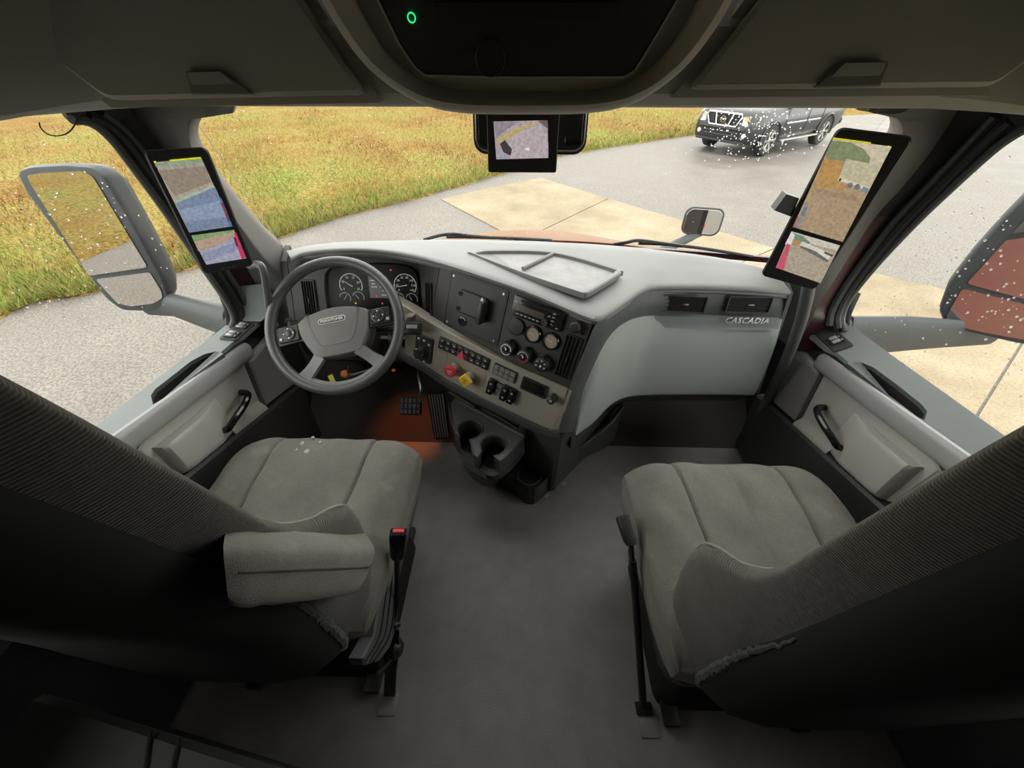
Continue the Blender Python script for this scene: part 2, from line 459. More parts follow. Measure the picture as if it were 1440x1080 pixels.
MT = dict(
    dash_top=mat('dash_top_plastic', (0.235, 0.235, 0.232), 0.5, grain=0.5, gscale=700, var=0.06, vscale=9),
    brow=mat('dash_brow_plastic', (0.07, 0.07, 0.068), 0.55, grain=0.3),
    cluster=mat('cluster_bezel_plastic', (0.060, 0.058, 0.055), 0.5, grain=0.2),
    bezel=mat('stack_bezel_plastic', (0.044, 0.040, 0.036), 0.5, grain=0.25),
    black=mat('black_plastic', (0.018, 0.018, 0.018), 0.45, grain=0.15),
    gloss=mat('gloss_black', (0.010, 0.010, 0.011), 0.12),
    matte=mat('matte_black', (0.010, 0.010, 0.010), 0.8),
    beige=mat('taupe_switch_panel', (0.35, 0.318, 0.272), 0.45, grain=0.2, var=0.04),
    fascia=mat('grey_fascia_plastic', (0.085, 0.09, 0.092), 0.42, grain=0.25, var=0.12, vscale=12),
    glove=mat('pale_grey_green_plastic', (0.33, 0.355, 0.335), 0.48, grain=0.25, var=0.03),
    sill=mat('door_sill_plastic', (0.245, 0.268, 0.265), 0.5, grain=0.25, var=0.05),
    armstrip=mat('satin_armrest_plastic', (0.36, 0.36, 0.352), 0.33, grain=0.1),
    doorlight=mat('light_door_panel', (0.46, 0.44, 0.405), 0.45, grain=0.2),
    doormid=mat('door_vinyl', (0.26, 0.25, 0.24), 0.6, grain=0.5, gscale=500),
    doordark=mat('dark_door_trim', (0.045, 0.046, 0.047), 0.5, grain=0.25),
    pillar=mat('pillar_trim_plastic', (0.15, 0.145, 0.135), 0.6, grain=0.35, gscale=600),
    rubber=mat('black_rubber', (0.022, 0.022, 0.023), 0.6),
    seal=mat('grey_rubber_seal', (0.07, 0.075, 0.075), 0.45),
    over=mat('overhead_plastic', (0.36, 0.35, 0.31), 0.6, grain=0.4, gscale=600),
    overband=mat('overhead_band_plastic', (0.46, 0.445, 0.41), 0.55, grain=0.3, gscale=600),
    pull=mat('overhead_pull_plastic', (0.17, 0.165, 0.148), 0.55, grain=0.3),
    overdark=mat('overhead_panel_dark', (0.022, 0.021, 0.020), 0.45, grain=0.2),
    wheelpl=mat('steering_pad_plastic', (0.145, 0.14, 0.134), 0.5, grain=0.4, gscale=600),
    rim=mat('steering_rim_leather', (0.075, 0.075, 0.074), 0.36, grain=0.5, gscale=420),
    spoke=mat('spoke_trim', (0.17, 0.17, 0.17), 0.38),
    chrome=mat('chrome', (0.75, 0.76, 0.77), 0.15, metal=1.0),
    steel=mat('brushed_steel', (0.45, 0.45, 0.46), 0.35, metal=1.0),
    darkmetal=mat('dark_metal', (0.06, 0.06, 0.06), 0.4, metal=0.6),
    silver=mat('silver_plastic', (0.42, 0.42, 0.42), 0.35, metal=0.3),
    console=mat('console_plastic', (0.060, 0.060, 0.061), 0.42, grain=0.25),
    tray=mat('console_tray_plastic', (0.15, 0.15, 0.152), 0.33, grain=0.2),
    seatfab=fabric('seat_fabric', (0.175, 0.164, 0.140), stain=0.4),
    ribfab=fabric('ribbed_seat_fabric', (0.128, 0.113, 0.093), rib=1.0, ribscale=540),
    seatback=mat('seat_back_shell', (0.012, 0.0125, 0.012), 0.8),
    fray=fabric('frayed_lining', (0.065, 0.07, 0.066)),
    floor=mat('floor_mat_rubber', (0.28, 0.262, 0.255), 0.40, grain=0.9, gscale=240, var=0.10, vscale=14),
    bunk=mat('sleeper_trim', (0.055, 0.058, 0.055), 0.6, grain=0.3),
    white=mat('white_print', (0.75, 0.75, 0.73), 0.5),
    dimwhite=mat('grey_print', (0.42, 0.42, 0.41), 0.5),
    red=mat('red_plastic', (0.60, 0.045, 0.05), 0.35),
    redlit=mat('red_hazard', (0.75, 0.06, 0.09), 0.35),
    yellow=mat('yellow_plastic', (0.78, 0.52, 0.04), 0.4),
    yellowtag=mat('yellow_tag', (0.70, 0.66, 0.08), 0.5),
    orange=mat('orange_cap', (0.60, 0.17, 0.03), 0.5),
    maroon=mat('maroon_paint', (0.12, 0.010, 0.018), 0.22, coat=0.4),
    hoodreflect=mat('hood_paint_grass_reflection', (0.20, 0.045, 0.020), 0.18, coat=0.2),  # maroon shifted to orange-brown: the grass reflection is put into the base colour
    darkmaroon=mat('inner_maroon_paint', (0.045, 0.012, 0.016), 0.4),
    gaugeface=mat('gauge_face', (0.40, 0.33, 0.25), 0.5),
    gaugeprint=mat('gauge_print', (0.5, 0.5, 0.49), 0.5, emit=(0.5, 0.5, 0.48), estr=0.12),
    lens=mat('cluster_lens', (0.010, 0.011, 0.011), 0.3, spec=0.3),
    lcd=mat('lcd_grey', (0.06, 0.065, 0.065), 0.3, emit=(0.10, 0.10, 0.10), estr=0.15),
    radioscreen=mat('radio_screen', (0.09, 0.07, 0.05), 0.2),
    button=mat('grey_button', (0.19, 0.185, 0.175), 0.45),
    traybot=mat('dash_tray_mat', (0.34, 0.335, 0.33), 0.6, grain=0.6, gscale=300, var=0.12, vscale=25),
    mirrorglass=mat('mirror_glass', (0.62, 0.60, 0.57), 0.01, metal=1.0),
    mirrorhouse=mat('mirror_housing', (0.045, 0.052, 0.055), 0.5, grain=0.3, spec=0.3),
    glass=glass_mat('window_glass'),
    asphalt=ground_mat('wet_asphalt', [(0.3, (0.098, 0.086, 0.074)), (0.5, (0.134, 0.119, 0.104)), (0.72, (0.175, 0.158, 0.140))], 0.9, fine=(42, 0.62, 1.25, 0.38, 0.60), bump=0.3, dist=0.01, rough=0.75, rlow=0.5),
    concrete=ground_mat('tan_concrete', [(0.3, (0.160, 0.122, 0.075)), (0.52, (0.215, 0.174, 0.112)), (0.75, (0.265, 0.225, 0.16))], 1.2, fine=(40, 0.8, 1.12, 0.3, 0.55), bump=0.2, dist=0.006, rough=0.8),
    grass=ground_mat('rough_grass', [(0.30, (0.15, 0.080, 0.025)), (0.43, (0.20, 0.128, 0.038)), (0.55, (0.205, 0.162, 0.048)), (0.70, (0.155, 0.170, 0.042))], 0.33, fine=(16, 0.45, 1.5, 0.3, 0.68), bump=0.9, dist=0.08, rough=0.95, spec=0.05),
)
def emis(name, c, s=1.0):
    return mat(name, (0.01, 0.01, 0.01), 0.25, emit=c, estr=s)
# ================================================================== outdoors: ground
GZ = -1.15
def g(px, py): return at(px, py, z=GZ)
bm = B()
rows = [[V((x, y, GZ - 0.012)) for x in np.linspace(-60, 80, 8)] for y in np.linspace(-60, 90, 8)]
sheet(bm, rows, (0, 0, -0.3))
struct('road', bm, MT['asphalt'], 'wet grey asphalt around the truck', smooth=False)
# grass bank
edge = [V((-8.6, -34, GZ)), V((-7.5, 0.0, GZ)), g(0, 445), g(110, 416), g(250, 382), g(390, 335), g(480, 305), g(600, 275), g(720, 240), g(800, 217), g(960, 192), g(1180, 163), V((30, 27, GZ)), V((70, 40, GZ))]
far = [V((-58, -34, GZ)), V((-52, 0, GZ)), V((-48, 20, GZ)), V((-46, 28, GZ)), V((-42, 36, GZ)), V((-36, 44, GZ)), V((-30, 52, GZ)), V((-20, 58, GZ)), V((-10, 62, GZ)), V((0, 66, GZ)), V((14, 70, GZ)), V((30, 72, GZ)), V((46, 72, GZ)), V((78, 72, GZ))]
E1, F1r = crv(edge, 6), crv(far, 6)
rows = []
for k in range(19):
    f = (k / 18) ** 2.0
    row = []
    for j, (a, b) in enumerate(zip(E1, F1r)):
        p = a.lerp(b, f)
        p.z = GZ + 0.02 + min(f * 60, 1) * 0.05 + 0.5 * f + 0.04 * sin(p.x * 1.7 + p.y) * min(1, f * 30)
        if k == 0:
            p += V((sin(j * 2.3) * 0.06, cos(j * 1.9) * 0.06, 0)); p.z = GZ - 0.01
        row.append(p)
    rows.append(row)
bm = B()
sheet(bm, rows, (0, 0, -0.3))
grass_field = struct('ground_grass', bm, MT['grass'], 'yellow green rough grass bank beside the asphalt')
# grass blades standing on the bank
rng = np.random.default_rng(3)
mg = []
for nm, c in (('blade_green', (0.17, 0.21, 0.05)), ('blade_yellow', (0.28, 0.25, 0.075)), ('blade_straw', (0.27, 0.19, 0.07)), ('blade_brown', (0.19, 0.11, 0.042))):
    mg.append(mat(nm, c, 0.9, spec=0.05))
verts, faces, mids = [], [], []
NE = len(E1)
for i in range(52000):
    s = rng.uniform(8, 66); f = (rng.uniform(0, 0.62)) ** 2 + rng.uniform(-0.002, 0.002)
    j = int(s); q = s - j
    if j + 1 >= NE: continue
    a = E1[j].lerp(E1[j + 1], q); b = F1r[j].lerp(F1r[j + 1], q)
    p = a.lerp(b, max(0, f))
    d = (p - EYE).length
    if d > 24: continue
    near = f < 0.018
    cl = math.sin(p.x * 0.6 + 1.3 * math.sin(p.y * 0.5)) + math.sin(p.y * 0.9 + p.x * 0.25) + rng.normal(0, 0.7)
    mid = 0 if near and rng.random() < 0.6 else (0 if cl > 1.3 else 1 if cl > 0.2 else 2 if cl > -1.1 else 3)
    h = rng.uniform(0.05, 0.13) * (1.35 if near else 1)
    w = rng.uniform(0.006, 0.012) * (1 + d * 0.03)
    an = rng.uniform(0, 6.283); ln = rng.uniform(0.1, 0.9) * h; la = rng.uniform(0, 6.283)
    zb = GZ + 0.02 + min(f * 60, 1) * 0.05 + 0.5 * f
    n0 = len(verts)
    cx, sx = cos(an) * w, sin(an) * w
    verts += [(p.x - cx, p.y - sx, zb), (p.x + cx, p.y + sx, zb), (p.x + cos(la) * ln, p.y + sin(la) * ln, zb + h)]
    faces.append((n0, n0 + 1, n0 + 2)); mids.append(mid)
me = bpy.data.meshes.new('grass_blades')
me.from_pydata(verts, [], faces)
for m in mg: me.materials.append(m)
me.polygons.foreach_set('material_index', mids)
tag(inst('grass_blades', me), 'thin green and straw coloured grass blades on the bank', 'grass', kind='stuff')
# concrete drive cut into slabs by its joints
conc = [g(620, 280), g(690, 264), g(760, 250), g(860, 281), g(960, 310), g(1085, 348), g(1230, 384), g(1330, 408), V((14, 0.5, GZ)), V((22, -14, GZ)), V((1.6, -20, GZ)), V((1.6, 3.0, GZ)), g(700, 322)]
conc = [V((p.x, p.y)) for p in conc]
def clip(pg, a, b):
    nx, ny = -(b - a).y, (b - a).x
    out = []
    for i in range(len(pg)):
        p, q = pg[i], pg[(i + 1) % len(pg)]
        dp, dq = (p - a).x * nx + (p - a).y * ny, (q - a).x * nx + (q - a).y * ny
        if dp >= 0: out.append(p)
        if dp * dq < 0: out.append(p + (q - p) * (dp / (dp - dq)))
    return out
g2 = lambda px, py: V((g(px, py).x, g(px, py).y))
joints = [(g2(775, 318), g2(800, 306)), (g2(1055, 364), g2(1088, 350)), (g2(1370, 590), g2(1440, 478))]
slabs, rest = [], conc
for a, b in joints:
    nrm = V((-(b - a).y, (b - a).x)).normalized() * 0.012
    slabs.append(clip(rest, a + nrm, b + nrm)); rest = clip(rest, b - nrm, a - nrm)
slabs.append(rest)
drive = B()
rows = [[V((p.x, p.y, GZ - 0.01)) for p in r] for r in ((conc[0], conc[2]), (conc[12], conc[4]))]
sheet(drive, rows, (0, 0, -0.1))
drive_o = struct('drive', drive, MT['rubber'], 'tan concrete drive in front of and beside the truck')
for s in slabs:
    if len(s) < 3: continue
    bm = B()
    prism(bm, [V((p.x, p.y, GZ + 0.004)) for p in s], (0, 0, -0.05))
    obj('concrete_slab', bm, MT['concrete'], drive_o, smooth=False)

# ================================================================== cab shell
bm = B()
bx(bm, (0.035, -0.15, -0.03), (2.2, 3.3, 0.06))
struct('floor', bm, MT['floor'], 'dark grey textured rubber floor mat of the cab')
bm = B()   # toe boards and firewall
rows = [[V((x, y, z)) for x in np.linspace(-1.06, 1.13, 5)] for y, z in ((1.16, 0.0), (1.30, 0.02), (1.42, 0.14), (1.47, 0.35), (1.48, 0.72))]
sheet(bm, refine(rows, 3, 1), (0, 0.04, -0.02))
struct('wall_front', bm, mat('toe_board_carpet', (0.05, 0.046, 0.044), 0.9, grain=0.5, gscale=300), 'black firewall and toe board under the dash')
bm = B()
bx(bm, (0.035, -1.82, 1.05), (2.3, 0.05, 2.2))
struct('wall_back', bm, MT['bunk'], 'dark rear wall of the sleeper')
bm = B()
bx(bm, (0.035, -0.55, 2.12), (2.3, 2.55, 0.05))
bx(bm, (0.035, 0.93, 1.95), (2.3, 0.45, 0.05))
bx(bm, (0.035, 0.72, 2.05), (2.3, 0.04, 0.2))
struct('ceiling', bm, MT['over'], 'dark grey headliner of the cab')
for nm, x0, x1 in (('wall_left', -1.10, -1.04), ('wall_right', 1.11, 1.17)):
    bm = B()
    xc, w = (x0 + x1) / 2, x1 - x0
    bx(bm, (xc, -0.2, 0.17), (w, 3.3, 0.90))                # lower side below the sill
    bx(bm, (xc, -0.98, 1.35), (w, 1.74, 1.5))               # sleeper side
    bx(bm, (xc, 0.55, 1.71), (w, 1.35, 0.82))               # above the door glass
    o = struct(nm, bm, [MT['maroon'], MT['matte']], 'maroon painted cab side with a dark inner lining', smooth=False)
    for p_ in o.data.polygons:
        if p_.normal.x * xc < -0.5 or abs(p_.normal.x) < 0.5: p_.material_index = 1

# door openings: curve of the pillar edge (windshield side) and of the window edge
WSN = V((0, 1, 0.524))
WSO = V((0, 1.315, 0.86))
W_L = [on(*p, WSO, WSN) for p in ((402, 356), (365, 318), (335, 283), (303, 243), (283, 210), (275, 188), (280, 168), (298, 157), (330, 150))]
W_R = [on(*p, WSO, WSN) for p in ((1082, 382), (1112, 335), (1150, 282), (1195, 232), (1240, 203), (1256, 180), (1252, 162), (1232, 152), (1205, 145))]
DLn, DRn = V((1, 0, -0.08)), V((1, 0, 0.08))
DLo, DRo = V((-1.0, 0, 0.68)), V((1.07, 0, 0.68))
D2_L = [on(*p, DLo, DLn) for p in ((322, 462), (326, 446), (316, 422), (290, 384), (240, 310), (195, 248), (155, 196), (125, 172), (98, 167))]
D2_R = [on(*p, DRo, DRn) for p in ((1190, 465), (1186, 447), (1196, 420), (1232, 374), (1290, 312), (1340, 264), (1395, 214), (1425, 192), (1450, 178))]
D1_L = [at(*p, x=-0.93) for p in ((384, 446), (372, 420), (352, 386), (326, 345), (292, 296), (258, 250), (226, 206), (202, 176), (184, 150))]
D1_R = [at(*p, x=0.97) for p in ((1140, 452), (1150, 430), (1172, 396), (1200, 352), (1232, 304), (1270, 262), (1308, 215), (1330, 182), (1350, 150))]
for k, (W, D1, D2, sx) in enumerate(((W_L, D1_L, D2_L, -1), (W_R, D1_R, D2_R, 1))):
    bm = B()
    mid = [(a + b) / 2 + V((-sx * 0.035, -0.035, 0)) for a, b in zip(W, D1)]
    q1 = [a.lerp(m, 0.5) + V((-sx * 0.008, -0.02, 0)) for a, m in zip(W, mid)]
    top = lambda c: [c[0] + V((0, 0, -0.12))] + c + [c[-1] + V((0, 0, 0.16))]
    rows = refine([top(W), top(q1), top(mid), top(D1)], 4, 4)
    sheet(bm, rows, (sx * 0.012, 0.03, 0))
    struct('trim_%d' % (k + 1), bm, MT['pillar'], 'warm grey windshield pillar trim')
    # door frame between trim and window
    bm = B()
    m1 = [a.lerp(b, 0.45) + V((sx * 0.015, 0.01, 0)) for a, b in zip(D1, D2)]
    rows = refine([top(D1), top(m1)], 2, 4)
    sheet(bm, [r[:21] for r in rows], (sx * 0.02, 0.03, 0))
    fr = struct('trim_%d' % (k + 3), bm, MT['darkmaroon'], 'dark maroon painted door jamb with rubber seals')
    bm = B(); sheet(bm, [r[20:] for r in rows], (sx * 0.02, 0.03, 0))
    obj('jamb_cover', bm, MT['rubber'], fr)
    bm = B()
    rows = refine([top(m1), top([a.lerp(b, 0.5) + V((-sx * 0.012, -0.01, 0)) for a, b in zip(m1, D2)]), top(D2)], 3, 4)
    sheet(bm, rows, (sx * 0.03, 0.02, 0))
    obj('window_frame', bm, MT['rubber'], fr)
    for f, r in ((0.12, 0.011), (0.55, 0.013), (0.99, 0.009)):
        bm = B()
        tube(bm, crv([a.lerp(b, f) + V((-sx * 0.010, -0.008, 0)) for a, b in zip(m1, D2)], 5), r, 8)
        obj('rubber_seal', bm, MT['seal'] if f > 0.9 or f < 0.3 else MT['rubber'], fr)

# glass
ws = []
for i in range(7):
    f = i / 6
    zb, zt = 0.80, 1.46
    z = zb + (zt - zb) * f
    row = []
    for x in np.linspace(-0.86 + 0.06 * f, 0.90 - 0.06 * f, 15):
        xn = (x - 0.02) / 0.88
        row.append(V((x, 1.325 - 0.524 * (z - 0.86) + 0.11 * (1 - xn * xn), z)))
    ws.append(row)
bm = B()
sheet(bm, ws, (0, 0.006, 0.002))
struct('window_1', bm, MT['glass'], 'wide windshield glass speckled with rain')
def side_glass(sx, o, n):
    xx = lambda z: o.x + sx * (-0.08) * (z - 0.68) + sx * 0.012
    bm = B()
    rows = [[V((xx(z), y, z)) for y in (1.14 - 0.3 * max(0, z - 1.0), 0.8, 0.3, -0.12)] for z in (0.62, 0.85, 1.08, 1.32)]
    sheet(bm, rows, (sx * 0.005, 0, 0))
    return bm
struct('window_2', side_glass(-1, DLo, DLn), MT['glass'], 'driver side door glass')
struct('window_3', side_glass(1, DRo, DRn), MT['glass'], 'passenger side door glass')

# ------------------------------------------------------------------ overhead: header lip, cabinets, console
bm = B()
prof = [(1.16, 1.44), (1.05, 1.345), (0.90, 1.315), (0.872, 1.312), (0.845, 1.318), (0.824, 1.336), (0.82, 1.42), (1.16, 1.75)]
xs = np.linspace(-0.97, 1.03, 21)
rings = []
for x in xs:
    e = max(0, abs(x - 0.03) - 0.72)
    rings.append([V((x, y - e * e * 1.2, z - e * 0.05)) for y, z in prof])
loft(bm, rings)
struct('trim_5', bm, MT['over'], 'dark grey header lip above the windshield')
# side headliner above each door
for k, sx, x0 in ((6, -1, -0.66), (7, 1, 0.74)):
    dx = 0.0 if sx < 0 else 0.06
    pts = [(0.66, 0.845, 1.325), (0.76, 0.84, 1.318), (0.86, 0.79, 1.306), (0.93, 0.66, 1.294), (0.96, 0.45, 1.285), (0.975, 0.15, 1.28), (0.98, -0.3, 1.28)]
    r0 = [V((sx * (x + dx + 0.05), y + 0.09, z + 0.01)) for x, y, z in pts]
    r1 = [V((sx * (x + dx), y, z)) for x, y, z in pts]
    r2 = [V((sx * (x + dx - 0.03), y - 0.025, z + 0.03)) for x, y, z in pts]
    r3 = [V((sx * (x + dx - 0.05), y - 0.03, z + 0.2)) for x, y, z in pts]
    r4 = [V((sx * (x + dx - 0.10), y - 0.03, z + 0.75)) for x, y, z in pts]
    bm = B()
    sheet(bm, refine([r0, r1, r2, r3, r4], 3, 4), (sx * 0.02, 0.01, 0.01))
    struct('trim_%d' % k, bm, MT['over'], 'dark grey side headliner above the door window')
def cabinet(side, pts, hpts, label):
    n = V((0, -1, 0.12)).normalized()
    o = V((0, 0.806, 1.336))
    P = [on(*p, o, n) for p in pts]                          # bl, br, (points higher on right), (left)
    bl, br, tr, tl = P
    up = lambda a, b, z: a + (b - a) * ((z - a.z) / (b.z - a.z))
    tr, tl = up(br, tr, 1.72), up(bl, tl, 1.72)
    t = thing('overhead_cabinet', label, 'cabinet', (bl + br) / 2)
    bm = B()
    prism(bm, [p + V((0, 0.012, 0)) for p in (bl + V((-0.02, 0, -0.012)), br + V((0.02, 0, -0.012)), tr + V((0.02, 0, 0.02)), tl + V((-0.02, 0, 0.02)))], (0, 0.24, 0.03))
    obj('body', bm, MT['over'], t)
    # bevelled door, rounded at the lower corners
    ring = []
    for a, c, b in ((tl, bl, br), (bl, br, tr)):
        d1, d2 = (a - c).normalized(), (b - c).normalized()
        for q in range(5):
            f = q / 4
            ring.append(c + d1 * 0.016 * (1 - f) ** 2 + d2 * 0.016 * f ** 2)
    ring += [tr, tl]
    bm = B()
    prism(bm, [p + n * 0.012 for p in ring], -n * 0.02, bev=0.006)
    d = obj('door', bm, MT['over'], t)
    # recessed pull
    H = [on(*p, o + n * 0.0135, n) for p in hpts]
    bm = B()
    prism(bm, [p + n * 0.004 for p in H], -n * 0.004, bev=0.002)
    h = obj('pull_recess', bm, MT['pull'], d)
    c = sum(H, V()) / 4
    bm = B()
    prism(bm, [c + (p - c) * 0.86 + V((0, 0, 0.004)) + n * 0.009 for p in H[:2]] + [c + (p - c) * 0.84 + n * 0.005 for p in (H[1].lerp(H[2], 0.55), H[0].lerp(H[3], 0.55))], -n * 0.006, bev=0.0015)
    obj('pull_flap', bm, MT['pull'], h)
    return t
cabinet(-1, ((158, 141), (515, 133), (425, 0), (0, 22)), ((262, 103), (318, 102), (358, 133), (272, 134)), 'dark overhead cabinet above the steering wheel with a recessed pull')
cabinet(1, ((968, 126), (1390, 122), (1500, 40), (1068, 0)), ((1178, 90), (1248, 89), (1236, 122), (1142, 124)), 'dark overhead cabinet above the passenger seat with a recessed pull')
# centre console overhead
oc = thing('overhead_console', 'grey rounded overhead centre console with a dark recessed panel', 'console', (0.015, 0.8, 1.3))
on_ = V((0, -1, -0.22)).normalized()
oo = at(735, 150, y=0.80)
def oc_ring(px, dy=0.0): return [on(*p, oo, on_) + V((0, dy, 0)) for p in px]
def bow(px, n=5): return [tuple(q)[:2] for q in crv([V((a, b, 0)) for a, b in px], n)]
outer = bow(((432, -40), (470, 32), (520, 98), (580, 140), (640, 158), (737, 161), (840, 158), (902, 140), (962, 96), (1012, 32), (1050, -40)))
inner = bow(((478, -40), (508, 24), (545, 82), (592, 118), (646, 132), (737, 134), (834, 132), (890, 118), (936, 82), (974, 24), (1004, -40)))
R0, R1 = oc_ring(outer), oc_ring(inner)
bm = B()
rows = [[p + V((0, 0.20, 0.10)) for p in R0], [p + V((0, 0.05, 0.012)) for p in R0], R0, [a.lerp(b, 0.4) - V((0, 0.022, -0.004)) for a, b in zip(R0, R1)], R1, [p + V((0, 0.012, 0.006)) for p in R1]]
sheet(bm, refine(rows, 3, 1), (0, 0.03, 0.015))
obj('surround_band', bm, MT['overband'], oc)
ext = lambda a, b: a + (a - b) * 6
R1x = [ext(R1[0], R1[1])] + R1 + [ext(R1[-1], R1[-2])]
bm = B()
prism(bm, [p + V((0, 0.010, 0.005)) for p in R1x], (0, 0.06, 0.02))
obj('backing_panel', bm, MT['over'], oc)
panel = [(524, -40), (532, 0), (562, 62), (585, 96), (600, 106), (740, 109), (878, 108), (893, 98), (914, 64), (952, 0), (966, -40)]
PR = oc_ring(panel)
PRx = [ext(PR[0], PR[1])] + PR + [ext(PR[-1], PR[-2])]
bm = B()
prism(bm, [p + V((0, -0.003, 0.0)) for p in PRx], (0, 0.05, 0.02), bev=0.003)
dp = obj('dark_panel', bm, MT['overdark'], oc)
FM = frame(oo + V((0, -0.004, 0)), on_, (1, 0, 0))
FMi = FM.inverted()
bm = B()
tube(bm, [p + V((0, -0.004, 0)) for p in PR[1:6] + PR[6:10]], 0.0018, 6)
obj('panel_edge', bm, MT['over'], dp)
c = FMi @ on(742, 16, oo, on_)
bm = B(); plate(bm, 0.27, 0.022, 0.003, 0.003, FM @ T(c.x, c.y, 0), 0.001)
obj('switch_strip', bm, MT['black'], dp)
c = FMi @ on(580, 23, oo, on_)
bm = B(); lathe(bm, [(0.0062, 0.003), (0.0062, 0.0045), (0.0046, 0.0045), (0.0046, 0.003)], FM @ T(c.x, c.y, 0), 24, False)
obj('indicator_ring', bm, emis('green_light', (0.03, 0.9, 0.25), 0.35), dp, label='glowing green ring')
c = FMi @ on(690, 80, oo, on_)
bm = B(); lathe(bm, [(0.024, 0.0), (0.024, 0.002), (0.022, 0.003), (0.021, 0.0015), (0.0, 0.0015)], FM @ T(c.x, c.y, 0), 32)
obj('round_cover', bm, MT['black'], dp)
# ================================================================== doors
def door(n, sx, xg, xa, gl, ar, low, hole, label):
    """sx side, xg glass plane x, xa armrest line x; gl, ar, low: two survey points each"""
    G0, G1 = [at(*p, x=xg) for p in gl]
    A0, A1 = [at(*p, x=xa) for p in ar]
    L0, L1 = [at(*p, x=xa - sx * 0.02) for p in low]
    def line(P, Q):
        return lambda y: P.z + (Q.z - P.z) * (max(y, 0.30) - P.y) / (Q.y - P.y)
    zg, za, zl = line(G0, G1), line(A0, A1), line(L0, L1)
    root = bpy.data.objects.new('door_%d' % n, None)
    link(root, None, T(xa, 0.6, 0.0))
    tag(root, label, None, None, 'structure')
    yF, yB = 1.16, -0.10
    # carcass behind the trim
    bm = B()
    pr = []
    for y in (yB, 0.3, 0.6, 0.9, 1.14):
        z = zg(y)
        pr.append([V((xg + sx * 0.04, y, 0.02)), V((xg + sx * 0.04, y, z - 0.02)), V((xa + sx * 0.02, y, za(y) - 0.035)), V((xa + sx * 0.012, y, 0.30)), V((xa + sx * 0.012, y, 0.02))])
    loft(bm, pr)
    obj('core', bm, MT['doordark'], root)
    # sill shelf with the grab slot
    pn = (V((xg, G1.y, G1.z)) - V((xg, G0.y, G0.z))).cross(V((xa, 0.8, za(0.8) + 0.004)) - V((xg, G0.y, G0.z))).normalized()
    if pn.z < 0: pn = -pn
    o = V((xg, G0.y, G0.z))
    pz = lambda x, y: o.z - ((x - o.x) * pn.x + (y - o.y) * pn.y) / pn.z
    outer = [V((xg + sx * 0.01, yB, 0)), V((xg + sx * 0.01, 1.10, 0)), V((xg - sx * 0.01, 1.15, 0)), V((xa - sx * 0.005, 1.14, 0)), V((xa - sx * 0.005, 1.04, 0)), V((xa + sx * 0.004, 1.0, 0)), V((xa + sx * 0.004, yB, 0))]
    outer = [V((p.x, p.y, pz(p.x, p.y))) for p in outer]
    H = [on(*p, o, pn) for p in hole]
    H = [p for p in H]
    bm = B()
    holed(bm, outer, [H])
    top = bm.faces[:]
    r = bmesh.ops.extrude_face_region(bm, geom=top)
    for v in [v for v in r['geom'] if isinstance(v, bmesh.types.BMVert)]: v.co.z -= 0.012
    sl = obj('sill_shelf', bm, MT['sill'], root, angle=25)
    bm = B()
    vr = loft(bm, [[p - V((0, 0, 0.002)) for p in H], [p - V((0, 0, 0.045)) for p in H]], False, True)
    obj('grab_slot', bm, MT['matte'], sl)
    # front upstand curving to the pillar
    bm = B()
    rows = [[V((xg + sx * 0.01, 1.09, zg(1.09) - 0.004)), V((xg - sx * 0.005, 1.12, zg(1.1) + 0.002)), V((xa - sx * 0.02, 1.13, zg(1.1) - 0.004))],
            [V((xg + sx * 0.012, 1.12, zg(1.1) + 0.03)), V((xg - sx * 0.005, 1.15, zg(1.1) + 0.03)), V((xa - sx * 0.03, 1.17, zg(1.1) + 0.01))],
            [V((xg + sx * 0.015, 1.14, zg(1.1) + 0.10)), V((xg - sx * 0.01, 1.18, zg(1.1) + 0.10)), V((xa - sx * 0.04, 1.21, zg(1.1) + 0.10))]]
    sheet(bm, refine(rows, 4, 4), (0, 0.03, -0.01))
    obj('front_upstand', bm, MT['sill'], root)
    # armrest rail
    sec = [(-0.006, -0.004), (-0.001, 0.003), (0.007, 0.002), (0.013, -0.004), (0.0165, -0.014), (0.0175, -0.040), (0.013, -0.052), (0.002, -0.060), (-0.012, -0.055)]
    bm = B()
    rings = []
    for y in [1.045, 1.04, 1.02] + list(np.linspace(0.97, yB, 14)):
        k = {1.045: 0.55, 1.04: 0.85}.get(y, 1.0)
        rings.append([V((xa - sx * (sx_ * k), y, za(y) + zz * k - (1 - k) * 0.015)) for sx_, zz in sec])
    loft(bm, rings)
    obj('armrest_rail', bm, MT['armstrip'], root)
    # front vinyl panel with its stitched edge
    bm = B()
    ring = [(1.16, za(1.10) - 0.045), (1.03, za(1.03) - 0.055), (1.005, za(1.0) - 0.06), (0.975, zl(0.975) + 0.012), (1.16, zl(1.16) + 0.01)]
    prism(bm, [V((xa - sx * 0.014, y, z)) for y, z in ring], (sx * 0.03, 0, 0), bev=0.006)
    vp = obj('vinyl_panel', bm, MT['doormid'], root)
    bm = B()
    for k in range(26):
        y = 1.02 + 0.12 * k / 26
        bx(bm, (xa - sx * 0.0148, y, za(y) - 0.064), (0.0016, 0.003, 0.0014))
    obj('stitching', bm, MT['silver'], vp)
    # pale pocket panel: recessed back, lower lip and the bulged pull housing
    bm = B()
    ring = [(0.998, za(1.0) - 0.06), (0.60, za(0.6) - 0.06), (0.575, za(0.57) - 0.075), (0.585, zl(0.585) + 0.012), (0.60, zl(0.6)), (0.966, zl(0.966) + 0.005)]
    prism(bm, [V((xa + sx * 0.002, y, z)) for y, z in ring], (sx * 0.02, 0, 0), bev=0.004)
    pp = obj('pocket_panel', bm, MT['doorlight'], root)
    bm = B()
    rows = []
